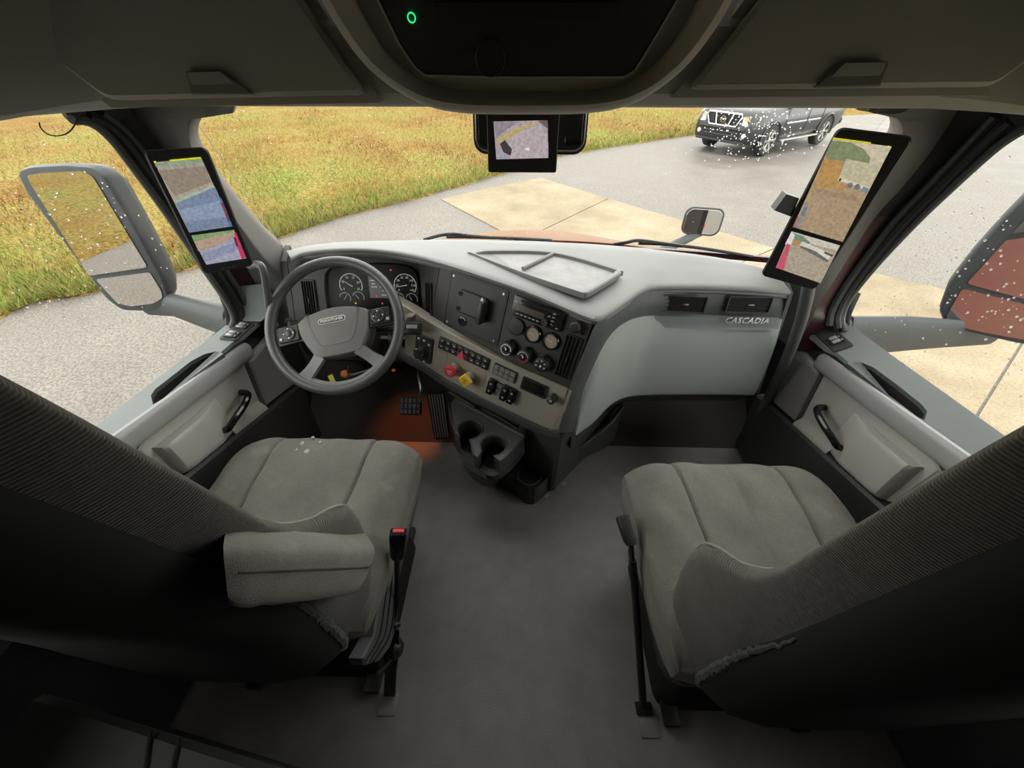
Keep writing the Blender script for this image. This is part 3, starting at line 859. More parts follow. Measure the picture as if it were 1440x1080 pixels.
    for f, d in ((0.0, 0.0), (0.12, 0.020), (0.3, 0.024), (0.75, 0.024), (0.95, 0.020), (1.0, 0.002)):
        row = []
        for y, e in ((0.60, 0.0), (0.612, 1.0), (0.68, 1.05), (0.74, 1.0), (0.785, 0.55), (0.83, 0.05)):
            zt, zb = za(y) - 0.075 - 0.02 * (f < 0.1), zl(y) + 0.004
            row.append(V((xa + sx * 0.002 - sx * max(d * e, 0.0) * 1.35, y, zt + (zb - zt) * f)))
        rows.append(row)
    sheet(bm, refine(rows, 3, 3), (sx * 0.006, 0, 0))
    obj('pull_housing', bm, MT['doorlight'], pp)
    bm = B()
    rows = [[V((xa + sx * 0.004, y, zl(y) + 0.05 - 0.012 * k)) - V((sx * w, 0, 0)) for y in (0.80, 0.86, 0.92, 0.965)] for k, w in ((0, 0.0), (1, 0.004), (2, 0.012), (3, 0.020), (4, 0.022))]
    sheet(bm, refine(rows, 2, 2), (sx * 0.006, 0, -0.004))
    obj('lower_lip', bm, MT['doorlight'], pp)
    # door pull
    bm = B()
    y0, y1 = 0.775, 0.91
    zz = lambda y: 0.5 * za(y) + 0.5 * zl(y) - 0.032 + (y - 0.84) * 0.30
    pth = [V((xa - sx * d, y, zz(y) + dz)) for y, d, dz in ((y0 - 0.006, 0.012, -0.020), (y0 - 0.002, 0.034, -0.012), (y0 + 0.018, 0.046, 0.0), (0.85, 0.048, 0.002), (0.895, 0.040, 0.002), (y1 + 0.003, 0.024, 0.0), (y1 + 0.004, 0.004, 0.0))]
    tube(bm, crv(pth, 5), 0.0105, 10)
    obj('door_pull', bm, MT['gloss'], root, label='glossy black door pull')
    # dark lower trim with ledge
    bm = B()
    rings = []
    for y in (1.18, 0.9, 0.6, 0.3, yB):
        z = zl(y)
        rings.append([V((xa + sx * 0.02, y, z + 0.004)), V((xa - sx * 0.018, y, z + 0.002)), V((xa - sx * 0.026, y, z - 0.008)), V((xa - sx * 0.022, y, z - 0.05)), V((xa - sx * 0.005, y, z - 0.18)), V((xa - sx * 0.0, y, 0.02)), V((xa + sx * 0.02, y, 0.02))])
    loft(bm, rings)
    obj('lower_trim', bm, MT['doordark'], root)
    # rear filler panel
    bm = B()
    ring = [(0.572, za(0.57) - 0.07), (0.25, za(0.25) - 0.06), (0.25, zl(0.25)), (0.58, zl(0.58) + 0.01)]
    prism(bm, [V((xa - sx * 0.004, y, z)) for y, z in ring], (sx * 0.02, 0, 0), bev=0.003)
    obj('rear_panel', bm, MT['doormid'], root)
    # switch plate at the front of the sill
    cen = V(((xg + xa) / 2 - sx * 0.012, 1.065, 0)); cen.z = pz(cen.x, cen.y) + 0.001
    FR = frame(cen, pn, (0, 1, 0))
    bm = B(); plate(bm, 0.115, 0.055, 0.006, 0.005, FR, 0.002)
    sp = obj('switch_plate', bm, MT['doordark'], root)
    for i, dy in enumerate((-0.03, 0.028) if sx < 0 else (-0.012,)):
        bm = B(); plate(bm, 0.038, 0.040, 0.003, 0.004, FR @ T(dy, 0, 0.005), 0.001)
        ob = obj('window_switch', bm, MT['black'], sp)
        bm = B()
        for q in (-1, 1):
            bx(bm, (dy + q * 0.009, 0.002, 0.010), (0.013, 0.022, 0.006), 0.002, 2, FR)
        obj('rocker', bm, MT['silver'], ob)
        bm = B()
        for q in (-1, 1): bx(bm, (dy + q * 0.009, -0.014, 0.0093), (0.006, 0.002, 0.0006), 0, 1, FR)
        obj('rocker_mark', bm, MT['white'], ob)
    return root
door(1, -1, -1.0, -0.93, ((322, 458), (130, 608)), ((344, 482), (155, 615)), ((412, 548), (258, 672)),
     ((212, 556), (215, 569), (230, 560), (270, 530), (314, 497), (303, 494), (287, 498), (268, 508), (240, 530), (218, 547)), 'driver side door with pale pocket panel and satin armrest rail')
door(2, 1, 1.07, 1.0, ((1187, 458), (1385, 602)), ((1151, 492), (1341, 625)), ((1050, 540), (1230, 702)),
     ((1191, 510), (1210, 509), (1228, 516), (1262, 541), (1296, 568), (1304, 578), (1300, 591), (1290, 586), (1250, 556), (1215, 529)), 'passenger side door with pale pocket panel and satin armrest rail')
# ================================================================== dashboard
dash = thing('dashboard', 'wide wraparound grey dashboard with gauges, switches and glove box', 'dashboard', (0.0, 1.2, 0.45))
# --- top pad
near = [at(*p[:2], z=p[2]) for p in ((409, 364, .86), (428, 356, .868), (470, 351, .882), (520, 351, .888), (570, 357, .888), (620, 369, .884), (680, 388, .872), (740, 409, .857), (795, 432, .842), (826, 445, .833), (841, 448, .829), (856, 441, .826), (880, 425, .825), (902, 410, .824), (925, 404, .822), (1000, 404, .820), (1060, 407, .815), (1112, 411, .808))]
front = [at(*p[:2], z=p[2]) for p in ((403, 353, .862), (425, 347, .866), (470, 341, .872), (520, 339, .874), (570, 338, .873), (615, 337, .872), (660, 337, .870), (705, 338, .868), (750, 339, .866), (790, 341, .864), (830, 343, .862), (870, 346, .860), (905, 349, .858), (940, 353, .856), (975, 357, .853), (1015, 363, .848), (1050, 370, .842), (1086, 380, .834))]
mid = [a.lerp(b, 0.45) + V((0, 0, 0.004)) for a, b in zip(near, front)]
lip = [p + V((0, 0.012, -0.022)) for p in near]
lip2 = [p + V((0, -0.002, -0.008)) for p in near]
fr2 = [p + V((0, 0.06, -0.03)) for p in front]
TRY_C = [at(*p, z=0.868) for p in ((661, 353), (778, 353), (872, 381), (826, 413))]
bm = B()
rows = [crv(r, 4) for r in (lip, lip2, [a.lerp(b, 0.03) + V((0, 0, 0.0015)) for a, b in zip(near, front)], [a.lerp(b, 0.2) + V((0, 0, 0.003)) for a, b in zip(near, front)], mid, [a.lerp(b, 0.75) + V((0, 0, 0.003)) for a, b in zip(near, front)], front, fr2)]
rows = refine(rows, 2, 1)
sheet(bm, rows, (0, 0.004, -0.012))
pad = obj('top_pad', bm, MT['dash_top'], dash, angle=50)
# --- storage tray let into the pad
tz = [0.872, 0.868, 0.853, 0.858]
tpx = ((659, 354), (690, 351), (778, 354), (868, 378), (873, 383), (868, 388), (832, 410), (822, 413), (812, 411), (735, 385), (668, 359))
def tray_z(px, py): return 0.874 - 0.012 * (py - 352) / 60 - 0.006 * (px - 660) / 200
ring0 = [at(px, py, z=tray_z(px, py) + 0.006) for px, py in tpx]
tc = sum(ring0, V()) / len(ring0)
bm = B()
r0 = crv(ring0, 4, True)
shrink = lambda k, dz: [tc + (p - tc) * k + V((0, 0, dz)) for p in r0]
vr = loft(bm, [shrink(1.0, -0.014), shrink(1.0, 0.0), shrink(0.975, 0.003), shrink(0.905, 0.002), shrink(0.89, -0.004), shrink(0.875, -0.012)], False, False)
obj('tray_rim', bm, MT['dash_top'], pad)
bm = B()
loft(bm, [shrink(0.895, -0.0075), shrink(0.895, -0.012)])
tr = obj('tray_mat', bm, MT['traybot'], pad)
bm = B()
a, b = at(779, 356, z=0.874), at(735, 377, z=0.873)
tube(bm, [a + V((0, 0, -0.001)), b + V((0, 0, -0.001))], 0.006, 8)
obj('tray_divider', bm, MT['dash_top'], pad)

# --- instrument cluster
M0 = frame((-0.523, 1.24, 0.762), (0, -0.9326, 0.361), (1, 0, 0))
out0 = [(-0.296, 0.070), (-0.20, 0.088), (-0.126, 0.094), (-0.03, 0.098), (0.047, 0.098), (0.14, 0.092), (0.235, 0.082), (0.225, -0.02), (0.205, -0.128), (0.118, -0.108), (0.041, -0.115), (-0.241, -0.19), (-0.31, -0.22)]
bm = B()
prism(bm, [M0 @ V((x, y, 0)) for x, y in out0], -(M0.col[2].xyz) * 0.05, bev=0.003)
cl = obj('instrument_panel', bm, MT['cluster'], dash)
# sunk brow over the dials
bm = B()
arch = [(-0.172, -0.095), (-0.168, 0.0), (-0.150, 0.046), (-0.10, 0.060), (-0.02, 0.068), (0.07, 0.069), (0.13, 0.061), (0.158, 0.035), (0.160, -0.03), (0.155, -0.09)]
ro = [M0 @ V((x * 1.04, y * 1.06, 0.0)) for x, y in arch]
ri = [M0 @ V((x, y, 0.016)) for x, y in arch]
rj = [M0 @ V((x * 0.97, y * 0.96, 0.002)) for x, y in arch]
rows = [crv(r, 4) for r in (ro, ri, rj)]
sheet(bm, rows, (0, 0.004, 0))
obj('dial_hood', bm, MT['cluster'], cl)
bm = B()
prism(bm, [M0 @ V((x * 0.985, y * 0.975, 0.004)) for x, y in crv([V((a, b, 0)) for a, b in arch], 3) for x, y in ((x, y),)] if False else [M0 @ V((p.x * 0.985, p.y * 0.975, 0.004)) for p in crv([V((a, b, 0)) for a, b in arch], 3)], -(M0.col[2].xyz) * 0.004)
lens = obj('dial_lens', bm, MT['lens'], cl)
def dial(cx, cy, r, a0, a1, ticks, needle, nums, name, num_r=0.70):
    M = M0 @ T(cx, cy, 0.0045)
    bm = B()
    arc(bm, r * 0.95, r, a0, a1, M, 0.0004, 32)
    for k in range(ticks + 1):
        a = radians(a0 + (a1 - a0) * k / ticks)
        l = 0.14 if k % 2 == 0 else 0.09
        u, w = V((cos(a), sin(a), 0)), V((-sin(a), cos(a), 0)) * r * 0.018
        bm.faces.new([bm.verts.new(M @ (u * q + w * s + V((0, 0, 0.0004)))) for q, s in ((r * (1 - l), -1), (r * 0.97, -1), (r * 0.97, 1), (r * (1 - l), 1))])
    o = obj(name, bm, MT['gaugeprint'], cl, smooth=False)
    if nums:
        for k, s in enumerate(nums):
            a = radians(a0 + (a1 - a0) * k / (len(nums) - 1))
            text('numeral', s, r * 0.26, M @ T(cos(a) * r * num_r, sin(a) * r * num_r, 0.0006), MT['gaugeprint'], o, ext=0)
    a = radians(needle)
    bm = B()
    u, w = V((cos(a), sin(a), 0)), V((-sin(a), cos(a), 0)) * r * 0.03
    prism(bm, [M @ (u * (-r * 0.18) + w + V((0, 0, 0.0016))), M @ (u * (-r * 0.18) - w + V((0, 0, 0.0016))), M @ (u * r * 0.86 - w * 0.3 + V((0, 0, 0.0016))), M @ (u * r * 0.86 + w * 0.3 + V((0, 0, 0.0016)))], M.col[2].xyz * 0.0008)
    obj('needle', bm, MT['gaugeprint'], o)
    return o
dial(-0.079, -0.004, 0.041, 205, -25, 10, 148, ['0', '5', '10', '15', '20', '25'], 'tachometer')
dial(0.114, -0.002, 0.040, 215, -35, 14, 190, ['0', '20', '40', '60', '80', '100', '120', '140'], 'speedometer')
dial(-0.106, -0.050, 0.021, 160, -20, 6, 55, None, 'small_dial')
dial(-0.058, -0.046, 0.021, 160, -20, 6, 130, None, 'small_dial')
dial(0.086, -0.048, 0.021, 160, -20, 6, 60, None, 'small_dial')
dial(0.133, -0.050, 0.021, 160, -20, 6, 120, None, 'small_dial')
bm = B(); plate(bm, 0.066, 0.076, 0.002, 0.001, M0 @ T(0.018, -0.009, 0.004), 0.0004)
lcd = obj('driver_display', bm, MT['lcd'], cl)
text('display_text', 'N', 0.012, M0 @ T(0.036, -0.022, 0.0056), MT['gaugeprint'], lcd, ext=0)
for dx, dy, w_ in ((0.006, 0.014, 0.030), (0.001, 0.002, 0.012), (0.004, -0.008, 0.020), (0.034, -0.008, 0.022), (0.036, -0.036, 0.016)):
    bm = B(); quad(bm, dx - w_ / 2, dy - 0.0014, dx + w_ / 2, dy + 0.0014, M0, 0.0056); obj('display_line', bm, MT['gaugeprint'], lcd, smooth=False)
for nm, dx, dy, c in (('warning_light', 0.068, 0.050, (0.8, 0.06, 0.03)), ('warning_light', 0.026, -0.066, (0.8, 0.03, 0.06)), ('warning_light', -0.070, -0.066, (0.7, 0.35, 0.03)), ('warning_light', 0.008, -0.040, (0.7, 0.06, 0.04))):
    bm = B(); plate(bm, 0.0065, 0.0055, 0.002, 0.0012, M0 @ T(dx, dy, 0.0045), 0.0003)
    obj(nm, bm, emis('telltale', c, 0.25), cl)
def vent(name, M, w, h, n, parent, horizontal=False, rim='black', nub=True):
    """louvred air outlet: frame, dark cavity, slats, thumb nub"""
    bm = B(); ringplate(bm, w, h, 0.005, 0.0035, 0.006, M)
    f = obj(name, bm, MT[rim], parent)
    bm = B(); bx(bm, (0, 0, 0.0008), (w - 0.006, h - 0.006, 0.0012), 0, 1, M)
    obj('cavity', bm, MT['matte'], f)
    for k in range(n):
        q = (k + 1) / (n + 1) - 0.5
        bm = B()
        if horizontal: bx(bm, (0, q * (h - 0.004), 0.003), (w - 0.008, 0.0018, 0.006), 0.0006, 1, M)
        else: bx(bm, (q * (w - 0.004), 0, 0.003), (0.0018, h - 0.008, 0.006), 0.0006, 1, M)
        obj('slat', bm, MT['black'], f)
    if nub:
        bm = B(); bx(bm, (0.004 if horizontal else 0, 0 if horizontal else -0.01, 0.007), (0.02, 0.005, 0.005) if horizontal else (0.005, 0.02, 0.005), 0.001, 2, M)
        obj('thumb_nub', bm, MT['steel'] if horizontal else MT['black'], f)
    return f
vent('air_vent', M0 @ T(-0.236, -0.050, 0.001) @ RZ(radians(-2)), 0.048, 0.125, 4, dash)

# --- centre stack bezel
M1 = frame((-0.262, 1.169, 0.880), (-0.4131, -0.8637, 0.2889), (0.8855, -0.455, -0.094))
n1 = M1.col[2].xyz
bm = B()
prism(bm, [M1 @ V((x, y, 0)) for x, y in ((0.004, -0.002), (0.165, -0.002), (0.312, -0.003), (0.451, -0.006), (0.530, -0.008), (0.526, -0.236), (0.268, -0.226), (0.10, -0.214), (-0.006, -0.20))], -n1 * 0.05, bev=0.002)
bz = obj('centre_bezel', bm, MT['bezel'], dash)
def P1(x, y, z=0.0): return M1 @ T(x, y, z)
bm = B()   # infill carrying the vent between dials and stack
ra = [M0 @ V((0.165, y, 0.002)) for y in (0.080, 0.03, -0.04, -0.105)]
rb = [M1 @ V((0.004 - 0.003 * k, y, 0.001)) for k, y in enumerate((-0.004, -0.06, -0.13, -0.198))]
sheet(bm, refine([ra, [a.lerp(b, 0.5) for a, b in zip(ra, rb)], rb], 2, 3), (0.01, 0.03, 0))
obj('vent_infill', bm, MT['cluster'], dash)
xd = (rb[1] - ra[1]); yd = (ra[0] + rb[0] - ra[3] - rb[3])
nv = xd.cross(yd).normalized()
if nv.y > 0: nv = -nv
cv = on(604, 423, (ra[1] + rb[2]) / 2 + nv * 0.001, nv)
vent('air_vent', frame(cv, nv, xd), 0.042, 0.120, 4, dash)
# blanking plate with phone mount
bm = B(); ringplate(bm, 0.212, 0.186, 0.010, 0.005, 0.003, P1(0.1535, -0.104))
bp = obj('plate_surround', bm, MT['black'], bz)
bm = B(); plate(bm, 0.202, 0.176, 0.007, 0.0025, P1(0.1535, -0.104), 0.001)
bp = obj('blanking_plate', bm, MT['black'], bz)
bm = B(); lathe(bm, [(0.0042, 0), (0.0042, 0.001), (0.003, 0.0022), (0.0014, 0.0022), (0.0012, 0.001), (0.0, 0.001)], None, 12)
scr = mesh_of(bm, MT['steel'], 'screw')
for sx_, sy_ in ((-1, 1), (1, 1), (-1, -1), (1, -1)):
    inst('screw', scr, bp, P1(0.1535 + sx_ * 0.091, -0.104 + sy_ * 0.078, 0.0025))
bm = B()
plate(bm, 0.100, 0.072, 0.006, 0.012, P1(0.146, -0.094, 0.0025), 0.002)
bx(bm, (0.196, -0.098, 0.024), (0.014, 0.072, 0.042), 0.003, 2, M1)
bx(bm, (0.150, -0.130, 0.014), (0.085, 0.006, 0.022), 0.002, 2, M1)
mo = obj('device_mount', bm, MT['black'], bz, label='glossy black device cradle')
for dx, dy in ((0.104, -0.068), (0.104, -0.118), (0.180, -0.118)):
    bm = B(); lathe(bm, [(0.008, 0.0145), (0.008, 0.0155), (0.0055, 0.0155), (0.0055, 0.0147), (0, 0.0147)], P1(dx, dy), 16)
    obj('mount_hole', bm, MT['matte'], mo)
bm = B(); prism(bm, [M1 @ V(p) for p in ((0.192, -0.056, 0.046), (0.204, -0.056, 0.046), (0.198, -0.044, 0.046))], n1 * 0.002)
obj('torn_label', bm, MT['white'], mo)
bm = B(); lathe(bm, [(0.0155, 0), (0.0155, 0.003), (0.012, 0.0035), (0.011, 0.001), (0, 0.001)], P1(0.120, -0.160, 0.0025), 24)
obj('grommet', bm, MT['gloss'], bp)
# radio
MR = P1(0.365, -0.0445)
bm = B(); plate(bm, 0.166, 0.060, 0.003, 0.010, MR, 0.0015)
rd = obj('radio', bm, MT['gloss'], bz)
bm = B(); plate(bm, 0.094, 0.019, 0.001, 0.0005, MR @ T(-0.024, -0.002, 0.010), 0.0002)
obj('radio_screen', bm, MT['radioscreen'], rd)
bm = B(); bx(bm, (0.005, 0.021, 0.010), (0.125, 0.0045, 0.0006), 0, 1, MR)
obj('disc_slot', bm, MT['matte'], rd)
bm = B(); bx(bm, (0, 0, 0.001), (0.009, 0.0032, 0.002), 0.0006, 1)
rb = mesh_of(bm, MT['dimwhite'], 'radio_button')
for k in range(6): inst('radio_button', rb, rd, MR @ T(-0.060 + k * 0.0135, -0.021, 0.010))
for dx, dy, an in ((0.038, 0.005, 30), (0.052, 0.017, 0), (0.052, 0.006, 0), (0.052, -0.005, 0), (0.052, -0.016, -30), (0.070, -0.022, 0), (-0.071, 0.013, 25), (-0.058, 0.013, -25)):
    inst('radio_button', rb, rd, MR @ T(dx, dy, 0.010) @ RZ(radians(an)))
bm = B(); lathe(bm, [(0.0105, 0), (0.0105, 0.008), (0.009, 0.011), (0.004, 0.011), (0, 0.010)], MR @ T(0.032, -0.016, 0.010), 24)
obj('volume_knob', bm, MT['black'], rd)
# blank disc and two round gauges
bm = B(); lathe(bm, [(0.0275, 0), (0.0275, 0.006), (0.025, 0.009), (0.020, 0.0095), (0, 0.0095)], P1(0.309, -0.108), 36)
obj('blank_cap', bm, MT['black'], bz)
for cx, nd in ((0.367, 172), (0.427, 165)):
    MG = P1(cx, -0.111)
    bm = B(); lathe(bm, [(0.0275, 0), (0.0275, 0.008), (0.025, 0.011), (0.0225, 0.011), (0.0215, 0.006)], MG, 36, False)
    gg = obj('air_gauge', bm, MT['gloss'], bz)
    bm = B(); lathe(bm, [(0.0222, 0.004), (0.0222, 0.006), (0, 0.006)], MG, 32)
    obj('gauge_face', bm, MT['gaugeface'], gg)
    bm = B()
    for k in range(11):
        a = radians(220 - 26 * k)
        u, w = V((cos(a), sin(a), 0)), V((-sin(a), cos(a), 0)) * 0.0005
        bm.faces.new([bm.verts.new(MG @ (u * q + w * s + V((0, 0, 0.0063)))) for q, s in ((0.0165, -1), (0.0205, -1), (0.0205, 1), (0.0165, 1))])
    obj('gauge_ticks', bm, MT['black'], gg, smooth=False)
    bm = B(); a = radians(nd); u, w = V((cos(a), sin(a), 0)), V((-sin(a), cos(a), 0)) * 0.0011
    bm.faces.new([bm.verts.new(MG @ (u * q + w * s + V((0, 0, 0.0068)))) for q, s in ((-0.006, -1), (0.018, -0.4), (0.018, 0.4), (-0.006, 1))])
    obj('gauge_needle', bm, MT['white'], gg, smooth=False)
# heater knobs
for k, (cx, cy) in enumerate(((0.303, -0.182), (0.363, -0.184), (0.424, -0.186))):
    MK = P1(cx, cy)
    bm = B(); lathe(bm, [(0.0265, 0), (0.0265, 0.004), (0.024, 0.006), (0.0235, 0.024), (0.0215, 0.028), (0.017, 0.029), (0.0165, 0.0275), (0, 0.0275)], MK, 32)
    kn = obj('heater_knob', bm, MT['black'], bz)
    if k < 2:
        bm = B(); arc(bm, 0.0155, 0.0180, 20 if k else 0, 330 if not k else 170, MK, 0.0294, 40)
        obj('knob_ring', bm, MT['white'] if k == 0 else MT['dimwhite'], kn, smooth=False)
        if k == 1:
            bm = B(); arc(bm, 0.0155, 0.0180, -150, 10, MK, 0.0294, 30)
            obj('knob_ring', bm, MT['red'], kn, smooth=False)
        bm = B(); lathe(bm, [(0.009, 0.0275), (0.009, 0.029), (0.007, 0.030), (0.0, 0.030)], MK, 20)
        obj('knob_button', bm, MT['gloss'], kn)
        bm = B(); bx(bm, (0, 0.001, 0.0303), (0.004, 0.006, 0.0005), 0.001, 1, MK); obj('knob_symbol', bm, MT['white'], kn)
    else:
        for q in range(5):
            a = radians(200 - 55 * q)
            bm = B(); bx(bm, (cos(a) * 0.0145, sin(a) * 0.0145, 0.0293), (0.006, 0.005, 0.0008), 0.001, 1, MK)
            obj('knob_symbol', bm, MT['dimwhite'], kn)
        bm = B(); bx(bm, (0, -0.004, 0.0283), (0.006, 0.007, 0.0016), 0.001, 1, MK); obj('knob_symbol', bm, MT['white'], kn)
    bm = B(); bx(bm, (0, 0.026, 0.014), (0.005, 0.007, 0.022), 0.001, 1, MK); obj('grip_fin', bm, MT['black'], kn)
# parking lock knob top right of the bezel
MK = P1(0.487, -0.041)
bm = B(); lathe(bm, [(0.0135, 0), (0.0135, 0.006), (0.0165, 0.010), (0.0165, 0.020), (0.012, 0.025), (0, 0.026)], MK, 8)
bx(bm, (0.012, -0.014, 0.010), (0.012, 0.012, 0.012), 0.002, 1, MK)
obj('rotary_dimmer', bm, MT['rubber'], bz)
vent('air_vent', P1(0.491, -0.139), 0.049, 0.138, 3, dash)

# --- taupe switch panel
M2 = frame((0.152, 0.880, 0.608), (-0.3564, -0.8982, 0.2574), (0.9122, -0.3941, -0.112))
n2 = M2.col[2].xyz
def P2(x, y, z=0.0): return M2 @ T(x, y, z)
oute = [(-0.66, 0.075), (-0.60, 0.066), (-0.512, 0.047), (-0.40, 0.030), (-0.247, 0.011), (-0.12, 0.003), (0.0, -0.003), (0.004, -0.080), (-0.004, -0.152), (-0.012, -0.165), (-0.03, -0.171), (-0.14, -0.166), (-0.239, -0.160), (-0.41, -0.145), (-0.531, -0.118), (-0.585, -0.113), (-0.597, -0.10), (-0.604, 0.0), (-0.64, 0.02)]
bm = B()
prism(bm, [M2 @ V((x, y, 0.002)) for x, y in oute], -n2 * 0.045, bev=0.004)
sp = obj('switch_panel', bm, MT['beige'], dash)
bm = B()   # chamfered right end of the panel
prism(bm, [M2 @ V(p) for p in ((0.002, -0.004, 0.0035), (0.010, -0.008, -0.002), (0.012, -0.155, -0.002), (-0.022, -0.172, 0.0035), (-0.006, -0.15, 0.0035), (0.0, -0.08, 0.0035))], -n2 * 0.02)
obj('panel_end_cap', bm, MT['beige'], sp)
# head light switch
ML = P2(-0.517, -0.060, 0.002)
bm = B(); plate(bm, 0.070, 0.100, 0.010, 0.006, ML, 0.003)
hl = obj('headlight_switch', bm, MT['black'], sp)
bm = B(); lathe(bm, [(0.0225, 0), (0.0225, 0.004), (0.019, 0.006), (0.019, 0.018), (0.017, 0.021), (0.006, 0.021), (0.0, 0.021)], ML @ T(-0.007, -0.014, 0.006), 32)
k_ = obj('switch_knob', bm, MT['darkmetal'], hl)
bm = B(); lathe(bm, [(0.0195, 0.017), (0.0198, 0.019), (0.0175, 0.0215), (0.0165, 0.0205)], ML @ T(-0.007, -0.014, 0.006), 32, False)
obj('knob_trim', bm, MT['chrome'], k_)
bm = B(); bx(bm, (-0.007, -0.014, 0.029), (0.026, 0.005, 0.006), 0.002, 2, ML); obj('knob_bar', bm, MT['black'], k_)
bm = B(); arc(bm, 0.0225, 0.0238, -60, 50, ML @ T(-0.007, -0.014, 0.0), 0.0105, 16); obj('green_arc', bm, mat('green_print', (0.1, 0.5, 0.1), 0.5), k_, smooth=False)
for dx, dy in ((-0.022, 0.034), (0.0, 0.033), (0.02, 0.024), (-0.018, -0.043), (0.008, -0.045)):
    bm = B(); bx(bm, (dx, dy, 0.0062), (0.009, 0.007, 0.0006), 0.0015, 1, ML); obj('switch_symbol', bm, MT['white'], hl)
# blank square
bm = B(); plate(bm, 0.038, 0.055, 0.004, 0.0012, P2(-0.443, -0.068, 0.002), 0.0006)
obj('blank_square', bm, MT['beige'], sp)
# hazard bank: two rows of switches
MH = P2(-0.366, -0.018, 0.002) @ RZ(radians(-4))
bm = B(); plate(bm, 0.192, 0.044, 0.004, 0.004, MH, 0.001)
hz = obj('switch_bank', bm, MT['black'], sp)
for r in range(2):
    for k in range(8):
        bm = B(); bx(bm, (-0.0825 + k * 0.0236, 0.0102 - r * 0.0204, 0.006), (0.0225, 0.0192, 0.005), 0.0015, 2, MH)
        kb = obj('rocker_switch', bm, MT['black'], hz)
        if k not in (3, 4) or r == 0:
            bm = B(); bx(bm, (-0.0825 + k * 0.0236, 0.011 - r * 0.0204, 0.0086), (0.007, 0.0045, 0.0005), 0.001, 1, MH)
            obj('switch_symbol', bm, MT['dimwhite'] if k != 3 else MT['black'], kb)
bm = B(); prism(bm, [MH @ V(p) for p in ((-0.017, -0.018, 0.0125), (0.011, -0.018, 0.0125), (-0.003, 0.012, 0.0125))], -n2 * 0.005, bev=0.0015)
obj('hazard_button', bm, MT['redlit'], hz, label='red hazard triangle')
# brake valves in their recess
bm = B(); ringplate(bm, 0.140, 0.056, 0.008, 0.003, 0.0015, P2(-0.345, -0.087, 0.002) @ RZ(radians(-3)))
obj('valve_recess', bm, MT['beige'], sp)
for nm, x, y, m, lab in (('parking_brake_knob', -0.389, -0.080, 'red', 'red eight-sided valve knob'), ('trailer_supply_knob', -0.329, -0.090, 'yellow', 'yellow square valve knob')):
    MV = P2(x, y, 0.002) @ (RX(radians(8)))
    bm = B(); lathe(bm, [(0.017, 0), (0.016, 0.006), (0.010, 0.010), (0.009, 0.026)], MV, 24)
    st = obj('valve_stem', bm, MT['beige'], sp)
    bm = B()
    if m == 'red':
        rg = [circ((0, 0, z), r, 8, MV @ RZ(radians(22.5))) for r, z in ((0.017, 0.024), (0.0225, 0.029), (0.0225, 0.037), (0.019, 0.041))]
        loft(bm, rg)
    else:
        rg = [rrect(2 * r, 2 * r, 0.004, 3, MV @ RZ(radians(52)), z) for r, z in ((0.014, 0.024), (0.019, 0.029), (0.019, 0.037), (0.0165, 0.041))]
        loft(bm, rg)
    kn = obj(nm, bm, MT[m], sp, label=lab)
    tx = MT['white'] if m == 'red' else MT['black']
    for q, s in enumerate(('PARKING', 'BRAKE', 'PULL') if m == 'red' else ('TRAILER', 'AIR', 'SUPPLY')):
        text('knob_text', s, 0.0055, MV @ T(0, 0.007 - q * 0.007, 0.0412), tx, kn, ext=0.0002)
# small button bank, rocker bank
MB2 = P2(-0.211, -0.031, 0.002) @ RZ(radians(-4))
bm = B(); plate(bm, 0.084, 0.042, 0.004, 0.004, MB2, 0.001)
b2 = obj('button_bank', bm, MT['black'], sp)
for r in range(2):
    for k in range(4):
        bm = B(); bx(bm, (-0.0288 + k * 0.0192, 0.0092 - r * 0.0184, 0.006), (0.018, 0.0168, 0.005), 0.0015, 2, MB2)
        obj('push_button', bm, MT['button'], b2)
MB3 = P2(-0.207, -0.096, 0.002) @ RZ(radians(-4))
bm = B(); plate(bm, 0.104, 0.046, 0.003, 0.003, MB3, 0.001)
b3 = obj('rocker_bank', bm, MT['black'], sp)
for k in range(4):
    x = -0.0385 + k * 0.0257
    if k == 1:
        for dy in (0.011, -0.011):
            bm = B(); bx(bm, (x, dy, 0.004), (0.022, 0.019, 0.004), 0.0015, 2, MB3); obj('push_button', bm, MT['button'], b3)
    else:
        bm = B(); bx(bm, (x, 0, 0.010), (0.0235, 0.056, 0.018), 0.003, 2, MB3)
        rk = obj('rocker_switch', bm, MT['gloss'], b3)
        for dy in (0.014, -0.014):
            bm = B(); bx(bm, (x, dy, 0.0192), (0.007, 0.006, 0.0006), 0.001, 1, MB3); obj('switch_symbol', bm, MT['dimwhite'], rk)
# small display and power socket
MD = P2(-0.105, -0.041, 0.002) @ RZ(radians(-3))
bm = B(); ringplate(bm, 0.088, 0.046, 0.003, 0.007, 0.005, MD)
ds = obj('display_frame', bm, MT['black'], sp)
bm = B(); plate(bm, 0.078, 0.036, 0.001, 0.002, MD, 0.0005); obj('display_glass', bm, MT['gloss'], ds)
MS = P2(-0.038, -0.050, 0.002)
bm = B(); lathe(bm, [(0.016, 0), (0.0155, 0.004), (0.011, 0.006), (0.0105, 0.016), (0.013, 0.018), (0.013, 0.026), (0.010, 0.028), (0, 0.028)], MS, 24)
so = obj('power_socket', bm, MT['darkmetal'], sp)
bm = B(); bx(bm, (0, 0, 0.0284), (0.008, 0.009, 0.0008), 0.001, 1, MS); obj('socket_mark', bm, MT['dimwhite'], so)

